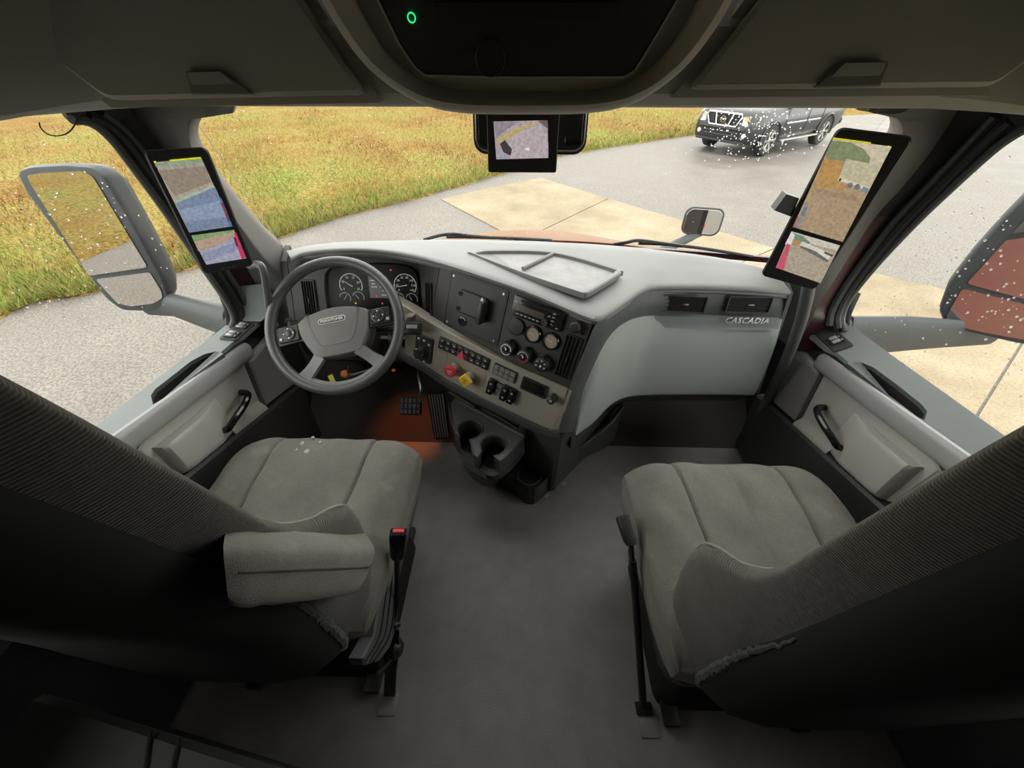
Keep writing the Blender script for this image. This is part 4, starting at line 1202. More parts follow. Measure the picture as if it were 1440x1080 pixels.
# --- dark skirt under the switch panel
top = [M2 @ V((x, y, 0.0)) for x, y in ((-0.67, -0.08), (-0.60, -0.110), (-0.531, -0.117), (-0.41, -0.144), (-0.239, -0.159), (-0.14, -0.165), (-0.02, -0.170), (0.014, -0.155))]
bm = B()
rows = [top, [p + V((0, -0.006, -0.014)) for p in top], [p + V((0.0, 0.0, -0.045)) for p in top], [p + V((0.02, 0.07, -0.08)) for p in top], [p + V((0.03, 0.22, -0.08)) for p in top]]
sheet(bm, refine(rows, 3, 3), (0, 0.02, 0.01))
obj('lower_skirt', bm, MT['brow'], dash)
# --- corner fascia with passenger vents
ftop = [at(*p[:2], y=p[2]) for p in ((786, 608, .842), (800, 548, .878), (822, 492, .905), (841, 451, .927), (862, 440, .985), (886, 424, 1.055), (905, 412, 1.105), (930, 407, 1.135), (1000, 407, 1.150), (1106, 413, 1.150))]
fbot = [at(*p[:2], y=p[2]) for p in ((808, 606, .856), (818, 556, .892), (836, 512, .925), (850, 484, .958), (864, 465, .995), (882, 452, 1.045), (900, 446, 1.085), (922, 444, 1.118), (1000, 445, 1.135), (1100, 449, 1.135))]
bm = B()
rows = [ftop, [a.lerp(b, 0.5) + V((0.002, -0.004, 0)) for a, b in zip(ftop, fbot)], fbot]
sheet(bm, refine(rows, 4, 4), (0.005, 0.03, -0.004))
fa = obj('corner_fascia', bm, MT['fascia'], dash)
for c_, yy, nx in (((961, 427), 1.124, -0.12), ((1053, 428), 1.131, -0.02)):
    M = frame(at(*c_, y=yy), (nx, -0.97, 0.16), (1, 0, 0))
    vent('air_vent', M, 0.140, 0.056, 3, dash, True, 'seal')
# --- glove box panel
gtop = fbot
gbot = [at(*p[:2], y=p[2]) for p in ((812, 610, .870), (822, 602, .885), (832, 594, .905), (842, 584, .93), (852, 573, .955), (864, 563, .985), (880, 556, 1.02), (905, 553, 1.045), (980, 552, 1.055), (1062, 553, 1.055))]
bm = B()
m1_ = [a.lerp(b, 0.33) + V((0, -0.012, 0)) for a, b in zip(gtop, gbot)]
m2_ = [a.lerp(b, 0.7) + V((0, -0.010, 0)) for a, b in zip(gtop, gbot)]
b2_ = [p + V((0.004, 0.012, -0.010)) for p in gbot]
b3_ = [p + V((0.01, 0.08, -0.006)) for p in gbot]
rows = [gtop, m1_, m2_, gbot, b2_, b3_]
sheet(bm, refine(rows, 4, 4), (0.006, 0.03, 0.0))
gv = obj('glove_box_door', bm, MT['glove'], dash, angle=50)
# finger strip with the name badge
st_px = (((918, 445), (1000, 446), (1098, 450)), ((928, 456), (1000, 458), (1095, 461)), ((936, 461), (1000, 463), (1093, 465)))
bm = B()
rows = [[at(*p, y=1.115 - 0.004 * i) for p in r] for i, r in enumerate(st_px)]
sheet(bm, refine(rows, 3, 4), (0, 0.016, 0))
obj('finger_strip', bm, MT['sill'], gv)
MC = frame(at(1050, 451, y=1.100), (-0.02, -0.96, 0.27), (1, 0, 0))
text('name_badge', 'CASCADIA', 0.0265, MC, MT['chrome'], gv, ext=0.0012, shear=0.22, bold=0.0006, space=1.12)
# --- dark recess under the glove box
bm = B()
rows = [[p + V((0.0, 0.02, -0.004)) for p in gbot[3:]], [p + V((0, 0.035, -0.06)) for p in gbot[3:]], [p + V((0, 0.10, -0.12)) for p in gbot[3:]], [p + V((0, 0.30, -0.14)) for p in gbot[3:]]]
sheet(bm, refine(rows, 2, 2), (0, 0.01, 0.01))
obj('knee_panel', bm, MT['doordark'], dash)
bm = B()   # right end and left end closing panels
e = [at(1112, 412, z=.806), at(1100, 449, y=1.135), at(1064, 553, y=1.055), V((0.93, 1.42, 0.42)), V((0.96, 1.42, 0.80))]
prism(bm, [p + V((-0.004, 0, 0)) for p in e], (0.012, 0, 0))
obj('end_panel', bm, MT['fascia'], dash)
bm = B()
e = [M0 @ V((-0.296, 0.075, 0)), M0 @ V((-0.31, -0.22, 0)), V((-0.84, 1.40, 0.52)), V((-0.83, 1.34, 0.86))]
prism(bm, e, (-0.02, 0, 0))
obj('end_panel', bm, MT['brow'], dash)
# taupe filler wrapping from the switch panel under the cluster
bm = B()
r0 = [M0 @ V(p) for p in ((0.208, -0.126, 0.0), (0.16, -0.112, 0.002), (0.118, -0.106, 0.002), (0.075, -0.108, 0.002))]
r1 = [M2 @ V((-0.56, 0.058, 0.002)), M2 @ V((-0.60, 0.045, 0.0)), M2 @ V((-0.63, 0.03, -0.01)), M2 @ V((-0.66, 0.0, -0.02))]
r2 = [M2 @ V((-0.60, -0.02, 0.0)), M2 @ V((-0.61, -0.03, 0.0)), M2 @ V((-0.64, -0.05, -0.01)), M2 @ V((-0.67, -0.09, -0.02))]
sheet(bm, refine([r0, r1, r2], 3, 3), (0, 0.02, -0.005))
obj('column_cowl', bm, MT['beige'], dash)
bm = B()   # knee bolster on the driver's side
rows = [[M0 @ V((x, -0.20, -0.01)) for x in (-0.31, -0.2, 0.0, 0.15)], [V((x, 1.20, 0.50)) for x in (-0.85, -0.72, -0.52, -0.36)], [V((x, 1.28, 0.38)) for x in (-0.86, -0.72, -0.52, -0.33)], [V((x, 1.44, 0.36)) for x in (-0.86, -0.72, -0.52, -0.33)]]
sheet(bm, refine(rows, 3, 2), (0, 0.02, 0))
obj('knee_bolster', bm, MT['doordark'], dash)

# ================================================================== steering wheel and column
cw = V((-0.584, 1.014, 0.737))
MW0 = frame(cw, (0, -0.7071, 0.7071), (1, 0, 0))
MW = MW0 @ RZ(radians(12.3))
sw = thing('steering_wheel', 'dark grey four-spoke truck steering wheel with thumb buttons', 'steering wheel', cw - MW0.col[2].xyz * 0.05)
bm = B()
tube(bm, [MW @ V((0.2045 * cos(a), 0.2045 * sin(a), 0.0)) for a in np.linspace(0, 2 * pi, 72, endpoint=False)], 0.0165, 14, closed=True, flat=1.0)
obj('rim', bm, MT['rim'], sw)
padp = [(-0.114, 0.026), (-0.085, 0.042), (-0.045, 0.052), (0, 0.056), (0.045, 0.052), (0.085, 0.042), (0.114, 0.026), (0.113, -0.005), (0.104, -0.035), (0.086, -0.070), (0.070, -0.094), (0.040, -0.098), (0, -0.099), (-0.040, -0.098), (-0.070, -0.094), (-0.086, -0.070), (-0.104, -0.035), (-0.113, -0.005)]
bm = B()
r = crv([V((x, y, 0)) for x, y in padp], 2, True)
rr = lambda k, z: [MW @ V((p.x * k, -0.02 + (p.y + 0.02) * k, z)) for p in r]
loft(bm, [rr(0.98, -0.06), rr(1.0, -0.02), rr(1.0, -0.004), rr(0.985, 0.004), rr(0.95, 0.008), rr(0.6, 0.0125), rr(0.2, 0.0135)])
hub = obj('hub_pad', bm, MT['wheelpl'], sw)
bm = B()   # raised shield crease
sh = [(-0.082, 0.040), (-0.066, -0.020), (-0.050, -0.052), (-0.030, -0.060), (0.030, -0.060), (0.050, -0.052), (0.066, -0.020), (0.082, 0.040)]
tube(bm, crv([MW @ V((x, y, 0.0085)) for x, y in sh], 4), 0.0055, 8)
obj('shield_crease', bm, MT['wheelpl'], hub)
bm = B(); plate(bm, 0.088, 0.019, 0.0094, 0.003, MW @ T(-0.001, 0.014, 0.0115), 0.001, 8)
bd = obj('badge', bm, mat('bright_badge', (0.62, 0.62, 0.61), 0.25), hub)
bm = B(); plate(bm, 0.082, 0.0135, 0.0066, 0.0006, MW @ T(-0.001, 0.014, 0.0145), 0.0002, 8); obj('badge_field', bm, MT['darkmetal'], bd)
text('badge_text', 'FREIGHTLINER', 0.0112, MW @ T(-0.001, 0.014, 0.0152), MT['white'], bd, ext=0.0003, bold=0.0002)
for s in (-1, 1):
    bm = B()   # horizontal spoke
    loft(bm, [[MW @ V((s * x, y + dy, z)) for y, z in ((0.024, -0.012), (0.024, 0.002), (-0.030, 0.002), (-0.030, -0.012))] for x, dy in ((0.09, 0.0), (0.13, 0.0), (0.16, -0.002), (0.198, -0.004))])
    obj('spoke', bm, MT['black'], sw)
    MPd = MW @ T(s * 0.146, -0.001, 0.002)
    bm = B(); plate(bm, 0.066, 0.050, 0.006, 0.006, MPd, 0.002)
    pd = obj('button_pod', bm, MT['black'], sw)
    bm = B(); lathe(bm, [(0.0215, 0.005), (0.0215, 0.0085), (0.0195, 0.0095), (0.0185, 0.0085), (0.011, 0.0085), (0.0105, 0.0065), (0.0095, 0.0095), (0.006, 0.0105), (0, 0.0105)], MPd @ T(-0.004 if s > 0 else 0.002, 0.001, 0), 32)
    bw = obj('button_wheel', bm, MT['darkmetal'], pd)
    for q in range(4):
        a = pi / 2 * q
        bm = B(); bx(bm, (cos(a) * 0.0148 + (-0.004 if s > 0 else 0.002), sin(a) * 0.0148 + 0.001, 0.0087), (0.004, 0.004, 0.0006), 0.001, 1, MPd)
        obj('button_mark', bm, MT['white'], bw)
    bm = B(); bx(bm, (s * 0.024, -0.014, 0.007), (0.010, 0.010, 0.003), 0.002, 1, MPd); obj('push_button', bm, MT['silver'], pd)
    bm = B()   # lower spoke
    rings = []
    for f in np.linspace(0, 1, 6):
        c = V((s * (0.060 + 0.072 * f), -0.088 - 0.070 * f, 0.004 - 0.006 * sin(pi * f)))
        w = 0.020 - 0.002 * sin(pi * f) + 0.010 * f ** 3
        d = V((0.70, s * 0.72 * 1, 0)).normalized()
        d = V((0.70, 0.72 * s, 0)) if s > 0 else V((0.70, -0.72, 0))
        rings.append([MW @ (c + d * w * a + V((0, 0, b))) for a, b in ((-1, -0.008), (-0.85, 0.004), (0.85, 0.004), (1, -0.008))])
    loft(bm, rings)
    obj('spoke', bm, MT['spoke'], sw)
bm = B()   # lower inner web hugging the rim
rows = [[MW @ V((rr_ * cos(a), rr_ * sin(a), z)) for a in np.linspace(radians(-128), radians(-52), 15)] for rr_, z in ((0.192, 0.006), (0.184, 0.004), (0.178, -0.004))]
sheet(bm, rows, -MW0.col[2].xyz * 0.01)
obj('rim_web', bm, MT['spoke'], sw)

colm = thing('steering_column', 'black steering column shroud behind the wheel with stalks', 'column', (-0.57, 1.15, 0.55))
bm = B()
ax = MW0
rings = []
for z, w, h, dy in ((-0.066, 0.062, 0.055, -0.015), (-0.09, 0.075, 0.068, -0.02), (-0.15, 0.078, 0.070, -0.02), (-0.22, 0.060, 0.055, -0.02)):
    rings.append(rrect(2 * w, 2 * h, 0.03, 5, ax @ T(0.005, dy, z)))
loft(bm, rings)
obj('shroud', bm, MT['black'], colm)
bm = B()
tube(bm, [ax @ V((0, -0.02, -0.2)), V((-0.58, 1.40, 0.25))], 0.028, 12)
obj('shaft_cover', bm, MT['matte'], colm)
bm = B()   # right hand shift stalk
pth = [ax @ V(p) for p in ((0.05, 0.0, -0.08), (0.10, 0.005, -0.075), (0.15, 0.01, -0.07), (0.185, 0.012, -0.065))]
tube(bm, pth, [0.012, 0.012, 0.014, 0.016], 10)
st = obj('shift_stalk', bm, MT['black'], colm)
bm = B(); bx(bm, (0.222, 0.006, -0.062), (0.072, 0.040, 0.030), 0.006, 2, ax @ RZ(radians(0)))
hd = obj('stalk_handle', bm, MT['black'], st)
bm = B(); bx(bm, (0.230, 0.008, -0.046), (0.036, 0.012, 0.003), 0.001, 1, ax); obj('stalk_marking', bm, MT['silver'], hd)
bm = B()
tube(bm, crv([ax @ V(p) for p in ((-0.05, 0.0, -0.08), (-0.11, 0.01, -0.07), (-0.16, 0.02, -0.06), (-0.19, 0.024, -0.055))], 3), 0.010, 8)
bx(bm, (-0.150, 0.012, -0.050), (0.055, 0.026, 0.016), 0.004, 2, ax)
obj('signal_stalk', bm, MT['black'], colm)
# lock handle, orange cap and yellow tag seen through the lower spoke gap
bm = B()
tube(bm, crv([at(*p, y=1.13) for p in ((490, 514), (489, 522), (494, 527), (520, 520), (545, 513))], 4), 0.004, 8)
obj('tilt_lever', bm, MT['steel'], colm)
bm = B(); lathe(bm, [(0.016, -0.02), (0.016, 0.012), (0.011, 0.016), (0, 0.016)], frame(at(486, 526, y=1.14), (0.1, -0.7, 0.7), (1, 0, 0)), 16)
obj('orange_cap', bm, MT['orange'], colm)
MTg = frame(at(467, 534, y=1.10), (0.15, -0.65, 0.75), (0.93, 0.0, 0.35))
bm = B(); bx(bm, (0, 0, 0), (0.018, 0.040, 0.0012), 0, 1, MTg @ RZ(radians(14)))
yt = obj('yellow_tag', bm, MT['yellowtag'], colm)
# ================================================================== seats
MT['piping'] = fabric('seat_piping', (0.27, 0.25, 0.215))
MT['palemark'] = mat('pale_worn_mark', (0.36, 0.35, 0.32), 0.9)
MT['seam'] = mat('seat_seam', (0.06, 0.055, 0.048), 0.9)
def cushion_mesh(cx, cy, zt, hw, hd, centre_seam, seed):
    rnd = random.Random(seed)
    ph = [rnd.uniform(0, 6.28) for _ in range(6)]
    xs = sorted(set([round(sin(pi / 2 * t), 4) for t in np.linspace(-1, 1, 45)] + [s * (0.50 + d) for s in (-1, 1) for d in (-0.03, -0.015, 0, 0.015, 0.03)] + [-0.02, 0.02]))
    ys = [round(sin(pi / 2 * t), 4) for t in np.linspace(-1, 1, 37)]
    def pt(X, Y):
        x = hw * X * (1 - 0.06 * Y ** 6 - 0.02 * max(0, -Y)) * (1 + 0.02 * Y)
        y = hd * Y * (1 - 0.075 * abs(X) ** 5)
        z = zt - 0.045 * (abs(X) ** 7 + abs(Y) ** 9)
        bo = min(1, max(0, (abs(X) - 0.5) / 0.3)); bo = bo * bo * (3 - 2 * bo)
        z += 0.020 * bo * (1 - 0.6 * max(0, Y))
        z -= 0.020 * max(0, Y - 0.55) ** 2 * 4 * 0.4
        seam = 0.50 + 0.03 * Y
        z -= 0.009 * math.exp(-((abs(X) - seam) / 0.018) ** 2)
        if centre_seam: z -= 0.004 * math.exp(-(X / 0.022) ** 2)
        z += 0.003 * sin(9 * X + ph[0] + 4 * Y) * sin(7 * Y + ph[1]) + 0.002 * sin(17 * X + 6 * Y + ph[2])
        z -= 0.006 * math.exp(-((X - 0.72 + 0.12 * Y) / 0.03) ** 2 - ((Y - 0.1) / 0.4) ** 2)
        z -= 0.006 * math.exp(-((X + 0.74 - 0.25 * Y) / 0.03) ** 2 - ((Y + 0.1) / 0.35) ** 2)
        return V((cx + x, cy + y, z))
    bm = B()
    grid = [[bm.verts.new(pt(X, Y)) for X in xs] for Y in ys]
    for i in range(len(ys) - 1):
        for j in range(len(xs) - 1):
            bm.faces.new((grid[i][j], grid[i][j + 1], grid[i + 1][j + 1], grid[i + 1][j]))
    loop = grid[0][:] + [r[-1] for r in grid[1:]] + grid[-1][-2::-1] + [r[0] for r in grid[-2:0:-1]]
    prev = loop
    c = V((cx, cy, 0))
    for k, dz, q in ((1.020, -0.010, 0.0), (1.026, -0.020, 0.0), (1.020, -0.023, 0.0), (1.028, -0.030, 0.05), (1.030, -0.06, 0.3), (1.0, -0.115, 0.9), (0.93, -0.125, 1.0)):
        cur = []
        for v in loop:
            p = V((c.x + (v.co.x - c.x) * k, c.y + (v.co.y - c.y) * k, v.co.z * (1 - q) + (zt - 0.045) * q + dz))
            cur.append(bm.verts.new(p))
        n = len(loop)
        for j in range(n): bm.faces.new((prev[j], prev[(j + 1) % n], cur[(j + 1) % n], cur[j]))
        prev = cur
    bm.faces.new(prev)
    return bm
LV = [(0.40, .236, .265, .010, .195), (0.44, .252, .262, .050, .192), (0.50, .262, .258, .088, .188), (0.58, .266, .250, .108, .183), (0.64, .268, .244, .116, .179), (0.69, .266, .240, .112, .176), (0.725, .258, .236, .090, .173), (0.76, .249, .233, .055, .170), (0.80, .243, .230, .032, .168),
      (0.86, .238, .225, .022, .164), (1.00, .232, .214, .020, .155), (1.15, .224, .200, .020, .145), (1.30, .212, .185, .015, .135), (1.42, .190, .168, .008, .128), (1.49, .150, .155, .002, .128)]
def back_ring(cx, yo, z, w, yf, b, yb):
    wb = w - 0.035
    half = [(w * 0.50, yf), (w * 0.72, yf + b * 0.45), (w * 0.88, yf + b), (w * 0.985, yf + b - 0.010), (w, yf + b * 0.6 - 0.012), (w - 0.012, (yf + yb) / 2 + b * 0.15), (wb, yb + 0.004), (wb - 0.03, yb)]
    pts = [V((0, yf, z))] + [V((x, y, z)) for x, y in half] + [V((0, yb, z))] + [V((-x, y, z)) for x, y in reversed(half)]
    return crv([V((cx + p.x, p.y + yo, p.z)) for p in pts], 3, True)
def seat(sx, cx, cy, zt, yo_, zo, hw, label, centre_seam, lean=0.0):
    yo = lambda z: yo_ - lean * max(0.0, z - 0.75)
    t = thing('seat', label, 'seat', (cx, cy, 0.0), None)
    cu_ = obj('seat_cushion', cushion_mesh(cx, cy, zt, hw, 0.265, centre_seam, 3 + sx), MT['seatfab'], t, angle=70)
    bm = B()
    RG = [back_ring(cx, yo(z), z + zo, w, yf, b, yb) for z, w, yf, b, yb in LV]
    loft(bm, RG)
    bk = obj('backrest', bm, MT['ribfab'], t, angle=60)
    bm = B()
    rings = []
    for z, w, yf, b, yb in LV[:-1]:
        wb = w - 0.028
        half = [(wb + 0.004, yb + 0.012), (wb, yb - 0.010), (wb - 0.035, yb - 0.045), (wb * 0.5, yb - 0.062)]
        pts = [V((0, yb - 0.064, z))] + [V((-x, y, z)) for x, y in reversed(half)] + [V((0, yb + 0.012, z))] + [V((x, y, z)) for x, y in half]
        rings.append([V((cx + p.x, p.y + yo(z), p.z + zo - 0.008)) for p in pts])
    loft(bm, rings)
    obj('back_shell', bm, MT['seatback'], bk, angle=60)
    bm = B()
    inn = -sx
    rnd = random.Random(5)
    pth, rad = [], []
    for k in range(60):
        z = 0.395 + 0.40 * k / 59
        lo = max(i for i in range(len(LV)) if LV[i][0] <= z + 0.006)
        a, b = LV[lo], LV[min(lo + 1, len(LV) - 1)]
        f = max(0, min(1, (z - a[0]) / max(1e-6, b[0] - a[0])))
        w, yb = a[1] + (b[1] - a[1]) * f, a[4] + (b[4] - a[4]) * f
        pth.append(V((cx + inn * (w - 0.026 + rnd.uniform(-0.002, 0.002)), yb + yo(z) + 0.004 + rnd.uniform(-0.002, 0.002), z + zo)))
        rad.append(0.007 + rnd.uniform(-0.002, 0.002) + 0.004 * (1 - k / 59) - 0.007 * (k / 59) ** 4)
    tube(bm, pth, rad, 7)
    obj('frayed_edge', bm, MT['fray'], bk)
    # piping along the inner front edge
    bm = B()
    tube(bm, crv([max((p for p in r if (p.x - cx) * inn > 0), key=lambda p: p.y) for r in RG[1:-1]], 4), 0.0028, 6)
    obj('piping', bm, MT['piping'], bk)
    # base: pan, side shield, pedestal
    bm = B()
    loft(bm, [rrect(2 * w, 2 * d, 0.05, 5, T(cx, cy - 0.02, z)) for z, w, d in ((zt - 0.155, 0.25, 0.22), (zt - 0.17, 0.262, 0.235), (zt - 0.22, 0.255, 0.23), (zt - 0.25, 0.22, 0.2))])
    obj('seat_pan', bm, MT['black'], t)
    bm = B()
    loft(bm, [rrect(2 * w, 2 * d, 0.04, 5, T(cx, cy - 0.04, z)) for z, w, d in ((zt - 0.24, 0.19, 0.18), (0.20, 0.185, 0.175), (0.12, 0.20, 0.20), (0.0, 0.205, 0.21))])
    obj('pedestal', bm, MT['matte'], t)
    for s in (-1, 1):
        bm = B(); bx(bm, (cx + s * 0.17, cy - 0.04, 0.016), (0.045, 0.50, 0.03), 0.006)
        obj('floor_rail', bm, MT['darkmetal'], t)
    return t
SD = seat(-1, -0.578, 0.515, 0.515, 0.035, 0.045, 0.268, 'grey fabric driver seat with a folded-down padded armrest', False, 0.115)
SP = seat(1, 0.602, 0.465, 0.495, 0.0, 0.0, 0.278, 'grey fabric passenger seat without an armrest', True)
# driver's armrest
bm = B()
An, Bn, Cn, Dn = at(352, 768, x=-0.302), at(536, 772, x=-0.255), at(508, 842, x=-0.262), at(352, 862, x=-0.306)
Ef, Ff = at(352, 735, x=-0.385), at(512, 738, x=-0.345)
rings = []
for f, k in ((-0.12, 0.9), (-0.06, 0.97), (0.0, 1.0), (0.08, 0.97), (0.14, 1.0), (0.3, 1.0), (0.6, 1.0), (0.85, 0.99), (0.94, 0.93), (0.985, 0.80), (1.0, 0.6)):
    nt_, nb_ = An.lerp(Bn, f), Dn.lerp(Cn, f)
    ft_ = Ef.lerp(Ff, f); fb_ = nb_ + (ft_ - nt_) * 0.95
    c = (nt_ + nb_ + ft_ + fb_) / 4
    ring = []
    for a, b in ((nt_, nb_), (nb_, fb_), (fb_, ft_), (ft_, nt_)):
        ring += [a.lerp(b, 0.14), a.lerp(b, 0.5) + (a.lerp(b, 0.5) - c) * 0.05, a.lerp(b, 0.86)]
    rings.append([c + (p - c) * k for p in crv(ring, 3, True)])
loft(bm, rings)
ar = obj('armrest', bm, MT['seatfab'], SD, angle=80)
bm = B()
tube(bm, crv([r[2] for r in rings[1:]], 3), 0.0016, 6)
obj('armrest_seam', bm, MT['seam'], ar)
# bellows plates down the driver seat's inner side
bm = B()
prism(bm, [at(*p, x=-0.312) for p in ((552, 760), (560, 790), (561, 850), (557, 885), (548, 912), (534, 930), (514, 936), (510, 926), (526, 896), (534, 850), (543, 800))], (-0.03, 0, 0), bev=0.004)
bf = obj('bellows_cover', bm, MT['fascia'], SD)
for k in range(3):
    f = 0.25 + 0.25 * k
    a_, b_ = ((552, 762), (543, 800), (534, 850), (526, 896), (510, 928)), ((556, 762), (561, 800), (561, 850), (555, 892), (530, 932))
    bm = B(); tube(bm, crv([at(p[0] + (q[0] - p[0]) * f, p[1] + (q[1] - p[1]) * f, x=-0.311) for p, q in zip(a_, b_)], 5), 0.0022, 6)
    obj('fold_groove', bm, MT['matte'], bf)
for px, py, r in ((424, 621, 0.008), (438, 612, 0.006), (431, 634, 0.009), (449, 619, 0.005), (417, 632, 0.005)):
    c = at(px, py, z=0.515)
    c.z = max(v.co.z for v in bpy.data.objects['seat_cushion'].data.vertices if abs(v.co.x - c.x) < 0.016 and abs(v.co.y - c.y) < 0.02) + 0.0004
    rr_ = [V((c.x + r * (0.6 + 0.5 * random.random()) * cos(a), c.y + r * (0.7 + 0.5 * random.random()) * sin(a), c.z)) for a in np.linspace(0, 2 * pi, 9, endpoint=False)]
    bm = B(); prism(bm, rr_, (0, 0, -0.006)); obj('pale_mark', bm, MT['palemark'], bpy.data.objects['seat_cushion'])

# ------------------------------------------------------------------ buckle stalks
t = thing('seat_belt_stalk', 'driver seat belt buckle with red button on a strap and floor bracket', 'seat belt', at(548, 975, z=0.0))
top, mid_, low = at(560, 752, x=-0.280), at(558, 800, x=-0.290), at(552, 880, x=-0.318)
base = at(548, 978, z=0.0)
d = (top - mid_).normalized()
MB_ = frame(top, d, (1, 0.2, 0))
bm = B(); loft(bm, [rrect(w, h, 0.005, 4, MB_, z) for z, w, h in ((-0.065, 0.024, 0.020), (-0.055, 0.032, 0.025), (0.0, 0.040, 0.028), (0.008, 0.038, 0.026))])
bu = obj('buckle', bm, MT['gloss'], t)
bm = B(); plate(bm, 0.026, 0.012, 0.003, 0.004, MB_ @ T(0, 0.002, 0.007), 0.001); obj('release_button', bm, MT['red'], bu, label='red release button')
bm = B(); tube(bm, crv([top - d * 0.06, mid_, at(558, 840, x=-0.305), low], 4), 0.007, 8, flat=0.5); obj('strap', bm, MT['rubber'], t)
bm = B(); tube(bm, [low + V((-0.055, 0, 0)), low + V((0.012, 0, 0))], 0.0065, 10); cr_ = obj('cross_bar', bm, MT['black'], t)
bm = B(); lathe(bm, [(0.010, 0), (0.010, 0.006), (0.006, 0.009), (0, 0.009)], frame(low + V((0.012, 0, 0)), (1, 0, 0), (0, 1, 0)), 12); obj('bolt', bm, MT['chrome'], cr_)
bm = B()
w = V((0.017, 0, 0))
rings = [[p - w * k - V((0, 0.004, 0)), p + w * k - V((0, 0.004, 0)), p + w * k + V((0, 0.004, 0)), p - w * k + V((0, 0.004, 0))] for p, k in ((low + V((0, 0, 0.02)), 0.5), (low, 1.0), (low.lerp(base, 0.35), 1.25), (low.lerp(base, 0.6), 0.95), (base, 0.95))]
loft(bm, rings); obj('bracket', bm, MT['darkmetal'], t)
bm = B(); lathe(bm, [(0.026, -0.012), (0.026, 0.010), (0.016, 0.022), (0, 0.022)], frame(low.lerp(base, 0.3) + V((0.006, 0, 0)), (1, -0.1, 0.1), (0, 1, 0)), 16); obj('tensioner', bm, MT['black'], t)
bm = B(); tube(bm, crv([at(*p, x=-0.325) for p in ((552, 880), (554, 910), (548, 930), (530, 948))], 4), 0.0045, 6); obj('cable', bm, MT['rubber'], t)
bm = B(); bx(bm, (base.x, base.y - 0.02, 0.002), (0.05, 0.05, 0.004), 0.001); obj('mat_flap', bm, MT['floor'], t)

t = thing('seat_belt_stalk', 'passenger seat belt buckle on a long straight black stalk', 'seat belt', at(905, 995, z=0.0))
top, base = at(876, 728, x=0.274), at(905, 997, z=0.0)
low = at(888, 765, x=0.288)
d = (top - low).normalized()
MB_ = frame(top, d, (1, 0.1, 0))
bm = B(); loft(bm, [rrect(w, h, 0.005, 4, MB_, z) for z, w, h in ((-0.068, 0.022, 0.018), (-0.056, 0.032, 0.024), (0.0, 0.034, 0.026), (0.004, 0.032, 0.024))])
bu = obj('buckle', bm, MT['black'], t)
bm = B(); plate(bm, 0.022, 0.010, 0.003, 0.003, MB_ @ T(0, 0.002, 0.003), 0.001); obj('release_button', bm, MT['darkmetal'], bu)
bm = B(); tube(bm, [top - d * 0.06, low, low.lerp(base, 0.1)], [0.006, 0.0055, 0.0055], 8); obj('neck', bm, MT['black'], t)
bm = B(); tube(bm, [low.lerp(base, 0.09), low.lerp(base, 0.5), base], [0.0095, 0.0095, 0.0105], 10); obj('stalk', bm, MT['black'], t)
bm = B(); bx(bm, (base.x, base.y, 0.006), (0.045, 0.03, 0.012), 0.003); obj('foot', bm, MT['matte'], t)
bm = B(); bx(bm, (base.x + 0.006, base.y - 0.035, 0.002), (0.05, 0.05, 0.004), 0.001); obj('mat_flap', bm, MT['floor'], t)

# ================================================================== floor console with cup holders
co = thing('floor_console', 'black floor console with three cup holders under the centre stack', 'console', at(745, 708, z=0))
fl = [at(*p, z=0.0) for p in ((632, 600), (643, 634), (690, 670), (735, 704), (746, 709), (757, 704), (800, 664), (840, 622), (876, 580))]
tp = [at(*p, z=zz) for p, zz in (((640, 590), 0.11), ((652, 622), 0.105), ((694, 653), 0.105), ((738, 684), 0.105), ((748, 687), 0.105), ((760, 683), 0.107), ((802, 641), 0.125), ((838, 606), 0.145), ((876, 566), 0.18))]
bm = B()
rows = [fl, [a.lerp(b, 0.5) for a, b in zip(fl, tp)], [a.lerp(b, 0.96) for a, b in zip(fl, tp)], [p + V((0.0, 0.006, 0.002)) for p in tp], [p + V((-0.004, 0.016, -0.004)) for p in tp], [p + V((-0.004, 0.018, -0.03)) for p in tp]]
sheet(bm, [crv(r, 4) for r in rows], (0, 0.004, -0.002))
obj('skirt', bm, MT['console'], co, angle=50)
# deck of the lower box with its cup hole
cz = 0.100
ch = at(745, 668, z=cz)
deck = [V((p.x, p.y + 0.012, cz)) for p in crv(tp[0:7], 2)] + [at(800, 628, z=cz), at(770, 612, z=cz), at(700, 600, z=cz)]
bm = B(); holed(bm, deck, [circ(ch, 0.046, 28)])
dk = obj('lower_deck', bm, MT['console'], co)
def cup(name, c, r, depth, parent, lipm):
    bm = B(); lathe(bm, [(r, 0.001), (r * 0.94, -depth), (0.0, -depth)], T(*c), 28)
    o = obj(name, bm, MT['matte'], parent)
    bm = B(); lathe(bm, [(r + 0.004, 0.0), (r + 0.004, 0.003), (r, 0.0035), (r - 0.002, -0.004)], T(*c), 32, False)
    obj('cup_rim', bm, MT[lipm], o)
    return o
cup('cup_holder', ch, 0.046, 0.085, co, 'tray')
# pillar under the stack
bm = B()
pl = [V((0.150, 0.872, 0)), V((0.165, 0.895, 0)), V((0.40, 1.16, 0)), V((0.40, 1.40, 0)), V((-0.25, 1.40, 0)), V((-0.24, 1.10, 0)), V((-0.05, 1.00, 0)), V((0.11, 0.885, 0)), V((0.132, 0.868, 0))]
loft(bm, [[p + V((0, 0.03, 0.02)) for p in pl], [p + V((0, 0.015, 0.25)) for p in pl], [p + V((0, 0.0, 0.42)) for p in pl], [p + V((-0.005, 0, 0.45)) for p in pl]])
obj('pillar', bm, MT['console'], co)
